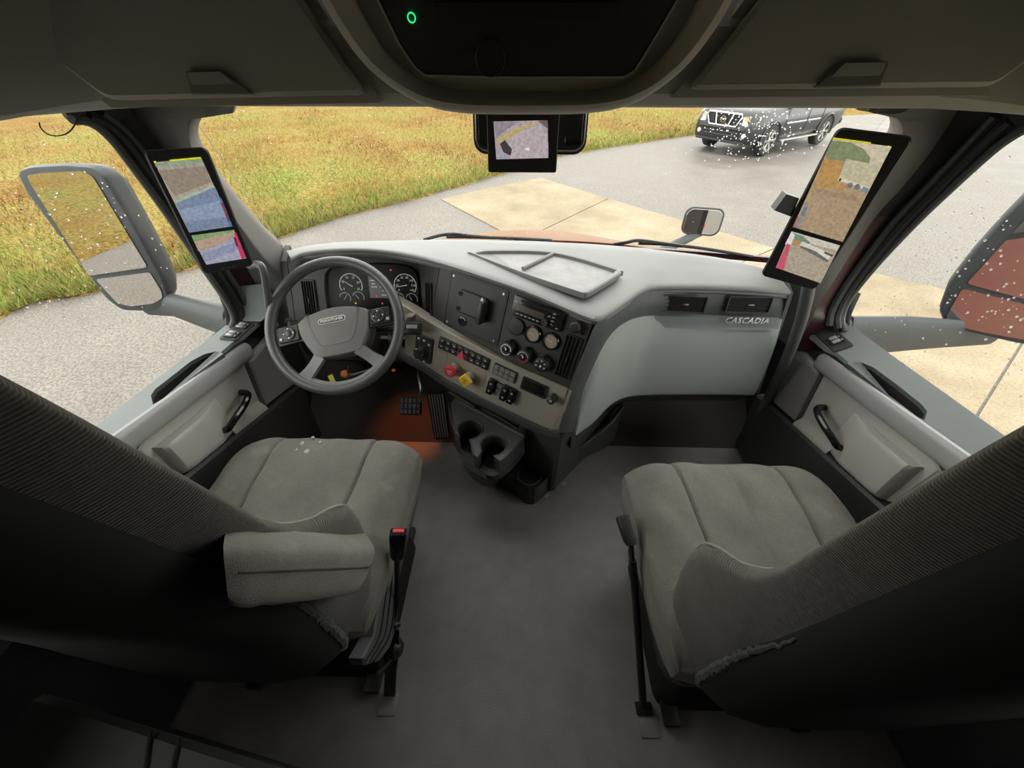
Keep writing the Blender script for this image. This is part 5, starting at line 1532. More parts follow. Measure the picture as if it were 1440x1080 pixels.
# raised cup-holder tray
uz = 0.335
c1, c2 = at(661, 604, z=uz), at(694, 626, z=uz)
def cup_arc(c, r, a0, a1, n=22): return [V((c.x + r * cos(radians(a0 + (a1 - a0) * k / n)), c.y + r * sin(radians(a0 + (a1 - a0) * k / n)), uz)) for k in range(n + 1)]
u = lambda *p: at(*p, z=uz)
plain = crv([u(*p) for p in ((632, 566), (634, 585), (640, 606), (648, 622), (664, 638), (684, 650), (700, 649), (716, 639), (738, 614), (732, 606), (700, 586), (668, 570), (645, 556))], 3, True)
ring = [u(632, 566), u(633, 580), u(637, 598), u(643, 611)] + cup_arc(c1, 0.047, 222, -84) + [u(667, 640), u(671, 643)] + cup_arc(c2, 0.047, 212, -84) + [u(703, 648), u(712, 642), u(726, 627), u(738, 614), u(732, 606), u(716, 596), u(700, 586), u(684, 578), u(668, 570), u(645, 556)]
bm = B()
holed(bm, ring, [])
ut = obj('upper_tray', bm, MT['tray'], co)
cc = sum(plain, V()) / len(plain)
bm = B()
loft(bm, [[p + V((0, 0, 0.001)) for p in ring], [p + V((0, 0, -0.085)) for p in ring]], False, False)
obj('cup_walls', bm, MT['console'], co, angle=50)
bm = B(); tube(bm, [p + V((0, 0, 0.0)) for p in ring], 0.0035, 7, closed=True); obj('tray_edge', bm, MT['fascia'], ut)
bm = B()
loft(bm, [[cc + (p - cc) * 1.0 + V((0, 0, -0.075)) for p in plain], [cc + (p - cc) * 1.0 + V((0, 0.0, -0.10)) for p in plain], [cc + (p - cc) * 0.9 + V((-0.01, 0.03, -0.16)) for p in plain], [cc + (p - cc) * 0.8 + V((-0.02, 0.05, -0.26)) for p in plain]])
obj('tray_body', bm, MT['console'], co)
for c_ in (c1, c2):
    bm = B(); lathe(bm, [(0.046, -0.0745), (0.046, -0.073), (0, -0.073)], T(*c_), 28); obj('cup_floor', bm, MT['matte'], co)
bm = B()   # lower front lip of the holders
lipc = [at(*p, z=0.262) for p in ((645, 634), (655, 645), (668, 655), (684, 664))]
rows = [crv(lipc, 4), [p + V((0, -0.012, 0.008)) for p in crv(lipc, 4)], [p + V((0, -0.016, -0.02)) for p in crv(lipc, 4)]]
sheet(bm, rows, (0, 0.008, -0.004)); obj('front_lip', bm, MT['tray'], co)
for k, (p, q) in enumerate((((640, 561), (736, 613)), ((632, 551), (668, 573)))):
    bm = B(); a, b = at(*p, z=0.352), at(*q, z=0.352)
    tube(bm, [a, b], 0.005, 8); obj('rail', bm, MT['tray'], co)
for p in ((674, 566), (734, 604)):
    a = at(*p, z=0.36)
    bm = B(); bx(bm, (a.x, a.y, 0.355), (0.022, 0.016, 0.05), 0.003, 2, None); obj('rail_post', bm, MT['console'], co)
# map pocket wall on the passenger side
bm = B()
r1 = [at(*p, z=zz) for p, zz in (((812, 632), 0.16), ((835, 615), 0.19), ((858, 596), 0.23), ((876, 573), 0.27))]
r0 = [V((p.x + 0.01, p.y + 0.02, 0.05)) for p in r1]
sheet(bm, refine([r0, r1], 2, 4), (-0.006, 0.012, 0)); mp = obj('map_pocket', bm, MT['console'], co)
bm = B(); tube(bm, crv(r1, 4), 0.006, 8); obj('pocket_edge', bm, MT['fascia'], mp)
bm = B(); bx(bm, tuple(at(802, 622, y=0.925)), (0.006, 0.022, 0.05), 0.002, 1, None); obj('latch_cover', bm, MT['black'], co)
for p in ((768, 698), (793, 681)):
    bm = B(); a = at(*p, z=0.035); bx(bm, (0, 0, 0), (0.022, 0.012, 0.010), 0.002, 1, T(a.x, a.y, 0.035) @ RZ(radians(50))); obj('clip', bm, MT['silver'], co)

# ================================================================== pedals
t = thing('brake_pedal', 'square black rubber brake pedal on a bent metal arm', 'pedal', at(578, 572, y=1.16))
c = at(578, 571, y=1.15)
MPd = frame(c, (0.05, -0.72, 0.70), (1, 0, 0))
bm = B(); plate(bm, 0.092, 0.076, 0.010, 0.012, MPd, 0.003); pd = obj('pedal_pad', bm, MT['rubber'], t)
for i in range(5):
    for j in range(3):
        bm = B(); bx(bm, (-0.035 + i * 0.0175, -0.024 + j * 0.024, 0.0135), (0.014, 0.020, 0.005), 0.002, 1, MPd); obj('tread_block', bm, MT['fascia'], pd)
bm = B(); tube(bm, crv([c + V((0.038, 0.012, 0.02)), at(593, 548, y=1.17), at(590, 530, y=1.22), at(588, 515, y=1.28), at(587, 500, y=1.34)], 4), 0.009, 8); obj('pedal_arm', bm, MT['steel'], t)
t = thing('accelerator_pedal', 'tall narrow black accelerator pedal with ribbed tread', 'pedal', at(615, 618, z=0.03))
a, b = at(615, 617, z=0.04), at(620, 549, y=1.19)
ax_ = (b - a)
L = ax_.length
MPd = frame((a + b) / 2, ax_.cross(V((1, 0.1, 0))).normalized() * -1, (1, 0.1, 0))
if MPd.col[2].z < 0: MPd = frame((a + b) / 2, ax_.cross(V((1, 0.1, 0))).normalized(), (1, 0.1, 0))
bm = B(); loft(bm, [rrect(0.074 , L, 0.014, 5, MPd, -0.02), rrect(0.074, L, 0.014, 5, MPd, 0.004), rrect(0.070, L - 0.004, 0.012, 5, MPd, 0.007)]); pd = obj('pedal_pad', bm, MT['rubber'], t)
for k in range(6):
    bm = B(); bx(bm, (-0.0275 + k * 0.011, 0, 0.008), (0.0055, L - 0.03, 0.004), 0.0012, 1, MPd); obj('tread_rib', bm, MT['silver'], pd)

# ================================================================== grab handles
t = thing('grab_handle', 'thick grey tubular grab handle between glove box and passenger door', 'handle', at(1069, 580, y=1.10))
bm = B(); tube(bm, crv([at(1138, 398, y=1.02), at(1134, 420, y=1.02), at(1124, 458, y=1.03), at(1106, 505, y=1.06), at(1085, 550, y=1.10), at(1066, 590, y=1.15)], 5), 0.0165, 12); obj('bar', bm, MT['fascia'], t)
bm = B(); lathe(bm, [(0.026, 0), (0.026, 0.006), (0.018, 0.02), (0.0165, 0.03)], frame(at(1066, 590, y=1.155), (0.1, -0.5, 0.8), (1, 0, 0)), 16); obj('mount', bm, MT['black'], t)
t = thing('grab_handle', 'slim grey grab handle on the pillar left of the steering wheel', 'handle', at(380, 450, y=1.06))
bm = B(); tube(bm, crv([at(352, 374, y=1.08), at(364, 372, y=1.06), at(371, 382, y=1.05), at(375, 410, y=1.05), at(379, 440, y=1.06), at(384, 458, y=1.09)], 5), 0.011, 10); obj('bar', bm, MT['fascia'], t)
bm = B(); lathe(bm, [(0.02, -0.01), (0.02, 0.004), (0.012, 0.012)], frame(at(384, 459, y=1.095), (0.2, -0.6, 0.7), (1, 0, 0)), 14); obj('mount', bm, MT['black'], t)

# ================================================================== things behind the seats
bm = B()
a, b = at(-40, 944, z=0.46), at(420, 1088, z=0.46)
poly_ = [a, b, V((b.x, -0.9, 0.46)), V((-1.04, -0.9, 0.46)), V((-1.04, a.y, 0.46))]
loft(bm, [[p + V((0, -0.012, 0)) for p in poly_], [p + V((0, 0, -0.014)) for p in poly_], [V((p.x, p.y, 0.02)) for p in poly_]])
bk_ = struct('trim_8', bm, MT['bunk'], 'dark bunk ledge at the lower left')
for x0, x1 in ((212, 202), (252, 238)):
    bm = B(); tube(bm, [at(x0, 1028 if x0 < 230 else 1038, z=0.463), at(x1, 1100, z=0.463)], 0.0035, 6); obj('ledge_seam', bm, MT['matte'], bk_)
bm = B()
bx(bm, (0.80, -0.35, 0.21), (0.52, 0.75, 0.40), 0.02, 3)
struct('trim_9', bm, MT['bunk'], 'dark bunk ledge at the lower right')
t = thing('red_canister', 'dim red canister lying on the floor behind passenger seat', 'canister', at(1250, 985, z=0.06))
c = at(1250, 978, z=0.065)
bm = B(); lathe(bm, [(0.0, -0.17), (0.03, -0.165), (0.05, -0.14), (0.052, 0.08), (0.045, 0.11), (0.022, 0.13), (0.02, 0.15), (0, 0.15)], frame(c, (-0.9, -0.25, 0.0), (0, 0, 1)), 24); obj('body', bm, MT['red'], t)
bm = B(); bx(bm, (0, 0, 0), (0.045, 0.03, 0.0015), 0, 1, frame(at(1168, 1006, z=0.05), (-0.2, -0.5, 0.8), (1, -0.4, 0))); obj('paper_tag', bm, MT['white'], t)
bm = B(); tube(bm, crv([at(1180, 998, z=0.06), at(1160, 1000, z=0.04), at(1140, 998, z=0.02)], 4), 0.004, 6); obj('hose', bm, MT['black'], t)
# ================================================================== camera-mirror monitors and centre screen
EXPO = SC.view_settings.exposure
_sc = {}
def scr(c):
    if c not in _sc:
        m = mat('screen_colour', (0.004, 0.004, 0.004), 0.3, emit=lin(c), estr=1.0 * 2 ** (-EXPO))
        nt = m.node_tree; n = nt.nodes.new('ShaderNodeTexNoise'); n.inputs['Scale'].default_value = 160; n.inputs['Detail'].default_value = 4
        tc = nt.nodes.new('ShaderNodeTexCoord'); nt.links.new(tc.outputs['Object'], n.inputs['Vector'])
        mr = nt.nodes.new('ShaderNodeMapRange'); mr.inputs['From Min'].default_value = 0.3; mr.inputs['From Max'].default_value = 0.7
        mr.inputs['To Min'].default_value = 0.78 * 2 ** (-EXPO); mr.inputs['To Max'].default_value = 1.18 * 2 ** (-EXPO)
        nt.links.new(n.outputs['Fac'], mr.inputs['Value']); nt.links.new(mr.outputs['Result'], nt.nodes['Principled BSDF'].inputs['Emission Strength'])
        _sc[c] = m
    return _sc[c]
def local_px(M, px, py):
    p = M.inverted() @ on(px, py, M.translation, M.col[2].xyz)
    return (p.x, p.y)
def picture(name, M, parent, patches, z):
    """flat screen image: painted patches in the screen plane, each a hair above the one before"""
    bm = B(); mats = []
    for i, (c, pts) in enumerate(patches):
        mats.append(scr(c))
        poly(bm, [local_px(M, *p) for p in pts], M, z + 0.00006 * i, i)
    return obj(name, bm, mats, parent, smooth=False, recalc=False)
def monitor(label, TLm, TRm, BLm, BRm):
    c = (TLm + TRm + BLm + BRm) / 4
    xd = (TRm - TLm + BRm - BLm) / 2; yd = (TLm - BLm + TRm - BRm) / 2
    n = xd.cross(yd)
    M = frame(c, n, xd)
    w, h = xd.length, yd.length
    t = thing('camera_monitor', label, 'monitor', c - V((0, 0, h / 2)))
    bm = B()
    loft(bm, [rrect(w - 0.03, h - 0.03, 0.01, 5, M, -0.032), rrect(w - 0.004, h - 0.004, 0.012, 5, M, -0.024), rrect(w, h, 0.012, 5, M, -0.014), rrect(w, h, 0.012, 5, M, -0.002), rrect(w - 0.004, h - 0.004, 0.011, 5, M, 0.0)])
    bd = obj('housing', bm, MT['black'], t)
    bm = B(); tube(bm, [p for p in rrect(w + 0.0005, h + 0.0005, 0.012, 5, M, -0.008)], 0.0016, 6, closed=True); obj('edge_trim', bm, MT['fascia'], bd)
    return t, M, w, h
t, M, w, h = monitor('tall black camera monitor on the passenger side pillar', V((.655, 1.0, 1.262)), V((.766, .93, 1.262)), V((.672, 1.0, .925)), V((.783, .93, .912)))
S0 = [(1171, 195), (1254, 206), (1185, 340), (1115, 319)]
picture('upper_screen', M, t, [
    ('a58f72', S0),
    ('c3b89f', [(1171, 195), (1254, 206), (1238, 236), (1160, 222)]),
    ('7f8763', [(1170, 197), (1196, 200), (1214, 209), (1224, 222), (1222, 230), (1204, 230), (1160, 222)]),
    ('b48b55', [(1160, 222), (1183, 226), (1182, 250), (1176, 262), (1144, 264)]),
    ('ad8c58', [(1150, 252), (1178, 254), (1206, 266), (1143, 264)]),
    ('b9b295', [(1190, 223), (1240, 233), (1224, 263), (1180, 249)]),
    ('d2c6ac', [(1180, 249), (1224, 263), (1221, 268), (1178, 253)]),
    ('a59b86', [(1178, 253), (1221, 268), (1219, 272), (1190, 261)]),
    ('4b4740', [(1181, 250), (1184, 251), (1182, 255), (1179, 254)]),
    ('6d7176', [(1194, 257), (1198, 256), (1200, 260), (1197, 264), (1193, 263), (1191, 260)]),
    ('6d7176', [(1204, 259), (1208, 258), (1210, 263), (1206, 267), (1202, 266), (1201, 262)]),
    ('73818e', [(1214, 262), (1222, 265), (1218, 272), (1211, 269)]),
    ('9a8467', [(1145, 266), (1200, 275), (1212, 285), (1150, 272)]),
    ('8b8d86', [(1132, 284), (1138, 285), (1126, 321), (1118, 319)]),
    ('6f7f86', [(1131, 290), (1136, 291), (1131, 304), (1126, 302)]),
    ('a8726e', [(1119, 312), (1122, 303), (1124, 304), (1120, 320), (1115, 319)]),
    ('d8d400', [(1172, 193), (1225, 200), (1224.4, 201.8), (1171.4, 194.8)]),
    ('e8e200', [(1249, 204.5), (1251.5, 205), (1250.5, 207.5), (1248, 207)]),
], 0.0012)
picture('lower_screen', M, t, [
    ('a69a88', [(1113, 325), (1181.5, 345), (1154, 398), (1091, 376)]),
    ('c8c0b2', [(1113, 325), (1181.5, 345), (1177, 352), (1132, 340), (1108, 336)]),
    ('6f8c74', [(1115, 327), (1128, 331), (1140, 341), (1136, 344), (1118, 336)]),
    ('a98b62', [(1115, 335), (1126, 339), (1124, 347), (1112, 344)]),
    ('cfcabb', [(1128, 339), (1171, 357), (1165, 366), (1146, 352), (1125, 345)]),
    ('6c6a66', [(1126, 345), (1146, 353), (1166, 366), (1163, 369), (1142, 357), (1125, 348)]),
    ('5b5148', [(1160, 353), (1172, 358), (1170, 361), (1159, 356)]),
    ('d8d0d0', [(1113, 326), (1118, 330), (1112, 345), (1104, 343)]),
    ('c0566a', [(1107, 342), (1112, 344), (1102, 380), (1091, 376)]),
], 0.0012)
bm = B()
c = [at(*p, y=1.005) for p in ((1106, 273), (1124, 279), (1113, 305), (1089, 296))]
loft(bm, [c, [p + V((0.005, 0.03, 0)) for p in c], [p + V((0.012, 0.045, -0.004)) for p in [c[0].lerp(c[2], 0.2), c[1], c[2], c[3].lerp(c[1], 0.3)]]])
obj('sensor_pod', bm, MT['black'], t)
bm = B(); tube(bm, [M @ V((0.02, -0.02, -0.028)), M @ V((0.05, -0.02, -0.075))], 0.02, 10); obj('mount_arm', bm, MT['black'], t)

t, M, w, h = monitor('smaller black camera monitor on the driver side pillar', V((-.822, .93, 1.226)), V((-.729, 1.0, 1.220)), V((-.832, .93, .944)), V((-.741, 1.0, .938)))
S0 = [(217, 228), (283, 222), (327, 318), (266, 327)]
picture('upper_screen', M, t, [
    ('a49a8c', S0),
    ('8f9a83', [(217, 228), (283, 222), (286, 228), (250, 234), (219, 234)]),
    ('8e8273', [(222, 240), (288, 233), (297, 256), (246, 276)]),
    ('77839a', [(246, 283), (302, 262), (327, 318), (266, 327)]),
    ('8795ac', [(252, 295), (308, 282), (318, 305), (260, 312)]),
    ('9fae98', [(244, 282), (300, 260), (301, 263), (247, 286)]),
    ('4c6fa0', [(308, 278), (311, 278), (327, 318), (323, 318)]),
    ('7d3a50', [(310, 285), (313, 284), (324, 310), (321, 311)]),
    ('d8d400', [(238, 224.5), (282, 220.5), (283, 222.5), (239, 226.5)]),
    ('e8e200', [(216, 226.5), (219, 226), (220, 228.5), (217, 229)]),
], 0.0012)
picture('lower_screen', M, t, [
    ('9a9cae', [(269, 331), (329, 323), (346, 363), (290, 372)]),
    ('7f9a6a', [(269, 331), (329, 323), (330, 326), (300, 332), (273, 340)]),
    ('ab9480', [(273, 340), (300, 332), (330, 327), (332, 333), (300, 347), (279, 353)]),
    ('888ea6', [(284, 358), (320, 344), (336, 340), (338, 350), (300, 364), (288, 368)]),
    ('bd3a5c', [(329, 327), (332, 327), (346, 362), (340, 364), (333, 346)]),
    ('5c2636', [(328, 333), (331, 334), (335, 346), (332, 346)]),
], 0.0012)
for dx in (-0.012, 0.0, 0.012):
    bm = B(); bx(bm, (dx, -h / 2 + 0.008, 0.0005), (0.007, 0.003, 0.0008), 0, 1, M); obj('key_mark', bm, MT['brow'], t)
bm = B(); tube(bm, [M @ V((0.0, 0, -0.028)), M @ V((-0.02, 0, -0.07))], 0.02, 10); obj('mount_arm', bm, MT['black'], t)

# centre screen hanging from the overhead console
t = thing('centre_monitor', 'small black square monitor hanging under the overhead console', 'monitor', at(737, 200, y=0.98))
Mc = frame(at(735, 198, y=0.975), (0.0, -1, 0.10), (1, 0, 0))
bm = B(); loft(bm, [rrect(0.12, 0.10, 0.006, 4, Mc, -0.03), rrect(0.152, 0.120, 0.006, 4, Mc, -0.02), rrect(0.154, 0.122, 0.005, 4, Mc, -0.002), rrect(0.150, 0.118, 0.005, 4, Mc, 0.0)])
obj('housing', bm, MT['black'], t)
picture('screen', Mc, t, [
    ('a79ba0', [(694, 171), (770, 169), (771, 222), (698, 224)]),
    ('b0a3a6', [(716, 190), (760, 176), (771, 200), (771, 222), (716, 223)]),
    ('b6a274', [(699, 195), (726, 179), (756, 170.5), (763, 171), (740, 180), (716, 195), (702, 206)]),
    ('8d8288', [(694, 172), (730, 171), (712, 183), (698, 194)]),
    ('423c44', [(703, 202), (710, 197), (720, 210), (718, 219), (708, 214)]),
    ('9b9aa6', [(699, 216), (716, 219), (715, 223), (698, 224)]),
    ('d9d4d2', [(738, 208), (744, 207.5), (745, 211), (739, 211.5)]),
    ('6a5e62', [(756, 169.5), (770, 169), (771, 182)]),
], 0.0012)
bm = B()
loft(bm, [rrect(0.10, 0.05, 0.01, 4, Mc @ T(0, 0.075, z)) for z in (-0.03, 0.0, 0.02)]); obj('bracket', bm, MT['black'], t)
t = thing('windshield_camera', 'black windshield camera housing behind the small centre monitor', 'camera', at(745, 200, y=1.09))
Mw = frame(at(746, 172, y=1.075), (0, -1, 0.25), (1, 0, 0))
bm = B(); loft(bm, [rrect(0.256, 0.112, 0.026, 6, Mw, -0.02), rrect(0.262, 0.116, 0.026, 6, Mw, -0.008), rrect(0.254, 0.110, 0.024, 6, Mw, 0.0)]); hb = obj('housing', bm, MT['black'], t)
for s in (-1, 1):
    bm = B(); plate(bm, 0.040, 0.080, 0.008, 0.003, Mw @ T(s * 0.102, -0.006, 0.0), 0.001); obj('lens_cover', bm, MT['gloss'], hb)
bm = B(); ringplate(bm, 0.272, 0.126, 0.030, 0.006, 0.002, Mw, 6, -0.022); obj('frit_border', bm, MT['rubber'], t)
# sensor pod on the header, wire loop, light added for the orange footwell glow
bm = B(); M = frame(at(1256, 146, y=0.93), (0, -0.6, -0.8), (1, 0, 0)); loft(bm, [rrect(0.07, 0.035, 0.012, 5, M, -0.01), rrect(0.075, 0.04, 0.014, 5, M, 0.004), rrect(0.06, 0.028, 0.01, 5, M, 0.010)])
tag(obj('visor_clip', bm, MT['black']), 'small dark clip on the header above the passenger monitor', 'clip')
bm = B(); tube(bm, crv([at(*p, x=-0.90) for p in ((55, 172), (58, 181), (68, 189), (81, 191), (95, 187), (105, 176), (111, 160))], 5), 0.0011, 6)
tag(obj('wire_loop', bm, MT['black']), 'thin dark wire loop hanging above the driver side window', 'wire')
lp = thing('added_footwell_light', 'small orange light added under the dash left of the brake pedal for the footwell glow', 'lamp', (-0.53, 1.235, 0.365))
bm = B(); lathe(bm, [(0.007, 0), (0.007, -0.004), (0.005, -0.006), (0, -0.006)], T(-0.53, 1.235, 0.375), 16)
obj('added_light_lens', bm, emis('orange_glow_lens', (1.0, 0.25, 0.05), 0.06), lp)  # lens made up to go with the added light
ld = bpy.data.lights.new('added_footwell_spot', 'SPOT'); ld.energy = 0.8; ld.color = (1.0, 0.22, 0.05); ld.spot_size = radians(70); ld.spot_blend = 0.8; ld.shadow_soft_size = 0.012
lo = bpy.data.objects.new('added_footwell_spot', ld); link(lo, lp, T(-0.53, 1.235, 0.362))
# ================================================================== truck outside: hood, cowl, wipers, mirrors
hood = thing('truck_hood', 'glossy dark red truck hood seen over the dash', 'hood', (0.05, 2.2, -0.4))
bm = B()
rows = []
for y, z, hw, cr in ((1.58, 0.795, 0.92, 0.08), (1.75, 0.745, 0.93, 0.10), (2.0, 0.668, 0.94, 0.13), (2.3, 0.572, 0.93, 0.16), (2.6, 0.473, 0.90, 0.19), (2.85, 0.375, 0.86, 0.22), (3.08, 0.22, 0.80, 0.26), (3.2, -0.4, 0.78, 0.26)):
    rows.append([V((0.05 + hw * q, y - 0.12 * abs(q) ** 2, z - cr * abs(q) ** 2.4 - (0.5 * max(0, abs(q) - 0.9) * 6 if abs(q) > 0.9 else 0))) for q in np.linspace(-1, 1, 17)])
sheet(bm, refine(rows, 3, 2), (0, 0, -0.02))
obj('hood_skin', bm, MT['hoodreflect'], hood, angle=60)
bm = B()
rows = [[V((x, y + 0.11 * (1 - ((x - 0.02) / 0.95) ** 2), z)) for x in np.linspace(-0.95, 1.0, 15)] for y, z in ((1.42, 0.795), (1.45, 0.785), (1.49, 0.775))]
sheet(bm, refine(rows, 2, 1), (0, 0, -0.02)); obj('cowl', bm, MT['darkmaroon'], hood)
for sx, xo in ((-1, -0.98), (1, 1.08)):
    bm = B()
    rows = [[V((xo + sx * dx, y, z)) for y in (1.5, 2.0, 2.5, 2.95)] for dx, z in ((-0.12, 0.22), (0.03, 0.16), (0.08, -0.1), (0.08, -0.5))]
    sheet(bm, refine(rows, 3, 3), (-sx * 0.02, 0, 0)); obj('fender', bm, MT['maroon'], hood)
def wiper(label, pts, y, arm):
    t = thing('wiper', label, 'wiper', at(*pts[0], y=y))
    P = [at(*p, y=y) for p in pts]
    bm = B(); tube(bm, crv(P, 5), 0.006, 6); obj('blade', bm, MT['rubber'], t)
    bm = B(); tube(bm, crv([at(*p, y=y - 0.012) for p in arm], 5), 0.0065, 6); obj('arm', bm, MT['black'], t)
    return t
wiper('black wiper on the windshield above the storage tray', ((628, 333), (668, 333.5), (720, 335), (776, 338)), 1.50, ((596, 337), (618, 331), (637, 329), (665, 332), (690, 334)))
wiper('black wiper on the windshield above the passenger dash', ((898, 342), (943, 344), (1000, 351), (1058, 361)), 1.44, ((862, 344), (880, 341), (898, 338), (930, 342), (960, 346)))
def outline(pxs, M): return [M @ V((*local_px(M, *p), 0)) for p in pxs]
def mirror(label, M, face, panes, depth, arm_pts, arm_w):
    t = thing('side_mirror', label, 'mirror', arm_pts[0])
    R = roundpoly(outline(face, M), 0.02, 3)
    c = sum(R, V()) / len(R)
    n = M.col[2].xyz
    bm = B()
    loft(bm, [[c + (p - c) * 0.97 + n * 0.002 for p in R], R, [c + (p - c) * 1.02 - n * 0.02 for p in R], [c + (p - c) * 0.99 - n * depth * 0.6 for p in R], [c + (p - c) * 0.86 - n * depth for p in R], [c + (p - c) * 0.5 - n * depth * 1.12 for p in R]])
    hs = obj('housing', bm, MT['mirrorhouse'], t, angle=60)
    for k, pn in enumerate(panes):
        bm = B(); r = outline(pn, M)
        r = roundpoly(r, 0.012)
        prism(bm, [p + n * 0.006 for p in r], -n * 0.004)
        obj('mirror_glass', bm, MT['mirrorglass'], hs)
    bm = B()
    rings = []
    for (p, a, b) in zip(arm_pts, *arm_w):
        rings.append([V(p) + V((0, b * cos(q), a * sin(q))) for q in np.linspace(0, 2 * pi, 14, endpoint=False)])
    loft(bm, rings)
    obj('arm', bm, MT['mirrorhouse'], t, angle=60)
    return t
Ml = frame(at(135, 330, y=1.36), (0.0, -1.0, 0.03), (1, 0.0, 0))
mirror('driver side mirror with a split glass in a rain-speckled grey housing', Ml,
       ((24, 243), (40, 236), (90, 233), (130, 236), (145, 246), (190, 322), (228, 392), (236, 415), (228, 430), (205, 437), (172, 436), (150, 420), (90, 340), (38, 270)),
       (((40, 246), (60, 243), (118, 240), (132, 247), (209, 375), (127, 387), (44, 256)),
        ((136, 392), (212, 382), (228, 408), (230, 418), (217, 426), (185, 430), (166, 425))), 0.10,
       (at(205, 428, y=1.42), at(240, 428, y=1.38), at(285, 442, y=1.28), at(330, 455, x=-1.07)), ((0.05, 0.055, 0.065, 0.07), (0.03, 0.035, 0.04, 0.05)))
Mr = frame(at(1390, 420, y=1.30), (-0.60, -0.80, 0.0), (1, -0.75, 0))
mirror('passenger side mirror with a split glass reflecting the maroon cab', Mr,
       ((1520, 240), (1458, 262), (1420, 300), (1370, 355), (1335, 400), (1322, 435), (1330, 456), (1360, 466), (1430, 482), (1500, 492), (1545, 450), (1640, 300), (1610, 250)),
       (((1530, 258), (1470, 278), (1430, 320), (1359, 398), (1400, 409), (1480, 430), (1530, 440), (1610, 300)),
        ((1353, 405), (1440, 427), (1530, 450), (1490, 484), (1440, 477), (1380, 466), (1335, 455), (1330, 445))), 0.10,
       (at(1400, 470, y=1.36), at(1330, 470, y=1.30), at(1260, 471, y=1.22), at(1180, 474, x=1.13)), ((0.05, 0.065, 0.08, 0.085), (0.02, 0.022, 0.025, 0.03)))
# hood mirror
t = thing('hood_mirror', 'small rounded mirror on a stalk at the right of the hood', 'mirror', at(950, 345, y=2.45))
Mh = frame(at(988, 312, y=2.55), (-0.20, -0.95, 0.05), (1, -0.2, 0))
bm = B(); loft(bm, [rrect(0.16, 0.11, 0.04, 6, Mh, -0.09), rrect(0.222, 0.158, 0.05, 6, Mh, -0.05), rrect(0.236, 0.170, 0.05, 6, Mh, -0.005), rrect(0.226, 0.160, 0.047, 6, Mh, 0.0)]); hs = obj('housing', bm, MT['mirrorhouse'], t)
bm = B(); plate(bm, 0.212, 0.148, 0.042, 0.003, Mh, 0.001, 6); obj('mirror_glass', bm, MT['mirrorglass'], hs)
bm = B(); tube(bm, crv([at(990, 325, y=2.60), at(970, 334, y=2.55), at(945, 346, y=2.50), at(920, 362, y=2.45)], 4), [0.03] * 4 + [0.035] * 5 + [0.045] * 4, 10, flat=0.6); obj('stalk', bm, MT['mirrorhouse'], t)

# ================================================================== rain drops on the panes
def drops(name, pts, nrm, label):
    bm = B()
    for p, r in pts:
        M = frame(p, nrm, (1, 0, 0) if abs(nrm[0]) < 0.7 else (0, 1, 0))
        n = 8
        rg = [[M @ V((r * k * cos(2 * pi * j / n), r * k * sin(2 * pi * j / n), h * r)) for j in range(n)] for k, h in ((1.0, 0.0), (0.85, 0.32), (0.45, 0.55))]
        loft(bm, rg)
    m = bpy.data.materials.get('rain_water')
    if not m:
        m = mat('rain_water', (0.95, 0.97, 0.97), 0.03)
        m.node_tree.nodes['Principled BSDF'].inputs['Transmission Weight'].default_value = 0.75
        m.node_tree.nodes['Principled BSDF'].inputs['IOR'].default_value = 1.33
    tag(obj(name, bm, m), label, 'rain drops', kind='stuff')
rd_ = random.Random(11)
def ws_pt(px, py):
    d = ray(px, py); p = EYE.copy(); t = 1.2
    for _ in range(12):
        p = EYE + d * t
        xn = (p.x - 0.02) / 0.88
        y = 1.325 - 0.524 * (p.z - 0.86) + 0.11 * (1 - xn * xn) + 0.007
        t *= (y / p.y)
    return EYE + d * t
W_ = []
for k in range(250):
    px, py = rd_.gauss(1060, 36), rd_.gauss(186, 24)
    if 148 < py < 235 and 975 < px < 1170: W_.append((ws_pt(px, py), rd_.uniform(0.0009, 0.0023)))
for k in range(150):
    px, py = rd_.uniform(300, 1230), rd_.uniform(150, 330)
    W_.append((ws_pt(px, py), rd_.uniform(0.0008, 0.0018)))
for k in range(170):
    px, py = rd_.uniform(560, 1060), rd_.uniform(322, 350)
    W_.append((ws_pt(px, py), rd_.uniform(0.0008, 0.0016)))
drops('windshield_drops', W_, V((0, 0.886, 0.464)), 'rain drops clustered on the windshield in front of the dark car')
Lw, Rw = [], []
for k in range(170):
    px, py = (rd_.gauss(150, 75), rd_.gauss(340, 80))
    if 5 < px < 310 and 180 < py < 560:
        p = on(px, py, DLo - V((0.019, 0, 0)), DLn)
        if p.z > 0.72 and p.z < 1.26 and p.y < 1.1: Lw.append((p, rd_.uniform(0.0010, 0.0028)))
for k in range(240):
    px, py = (rd_.uniform(1190, 1440), rd_.gauss(400, 85))
    if 180 < py < 590:
        p = on(px, py, DRo + V((0.019, 0, 0)), DRn)
        if p.z > 0.74 and p.z < 1.26 and p.y < 1.08: Rw.append((p, rd_.uniform(0.0010, 0.0030)))
drops('side_window_drops', Lw, V((-1, 0, 0.08)), 'rain drops on the driver side door glass')
drops('side_window_drops', Rw, V((1, 0, 0.08)), 'rain drops on the passenger side door glass')

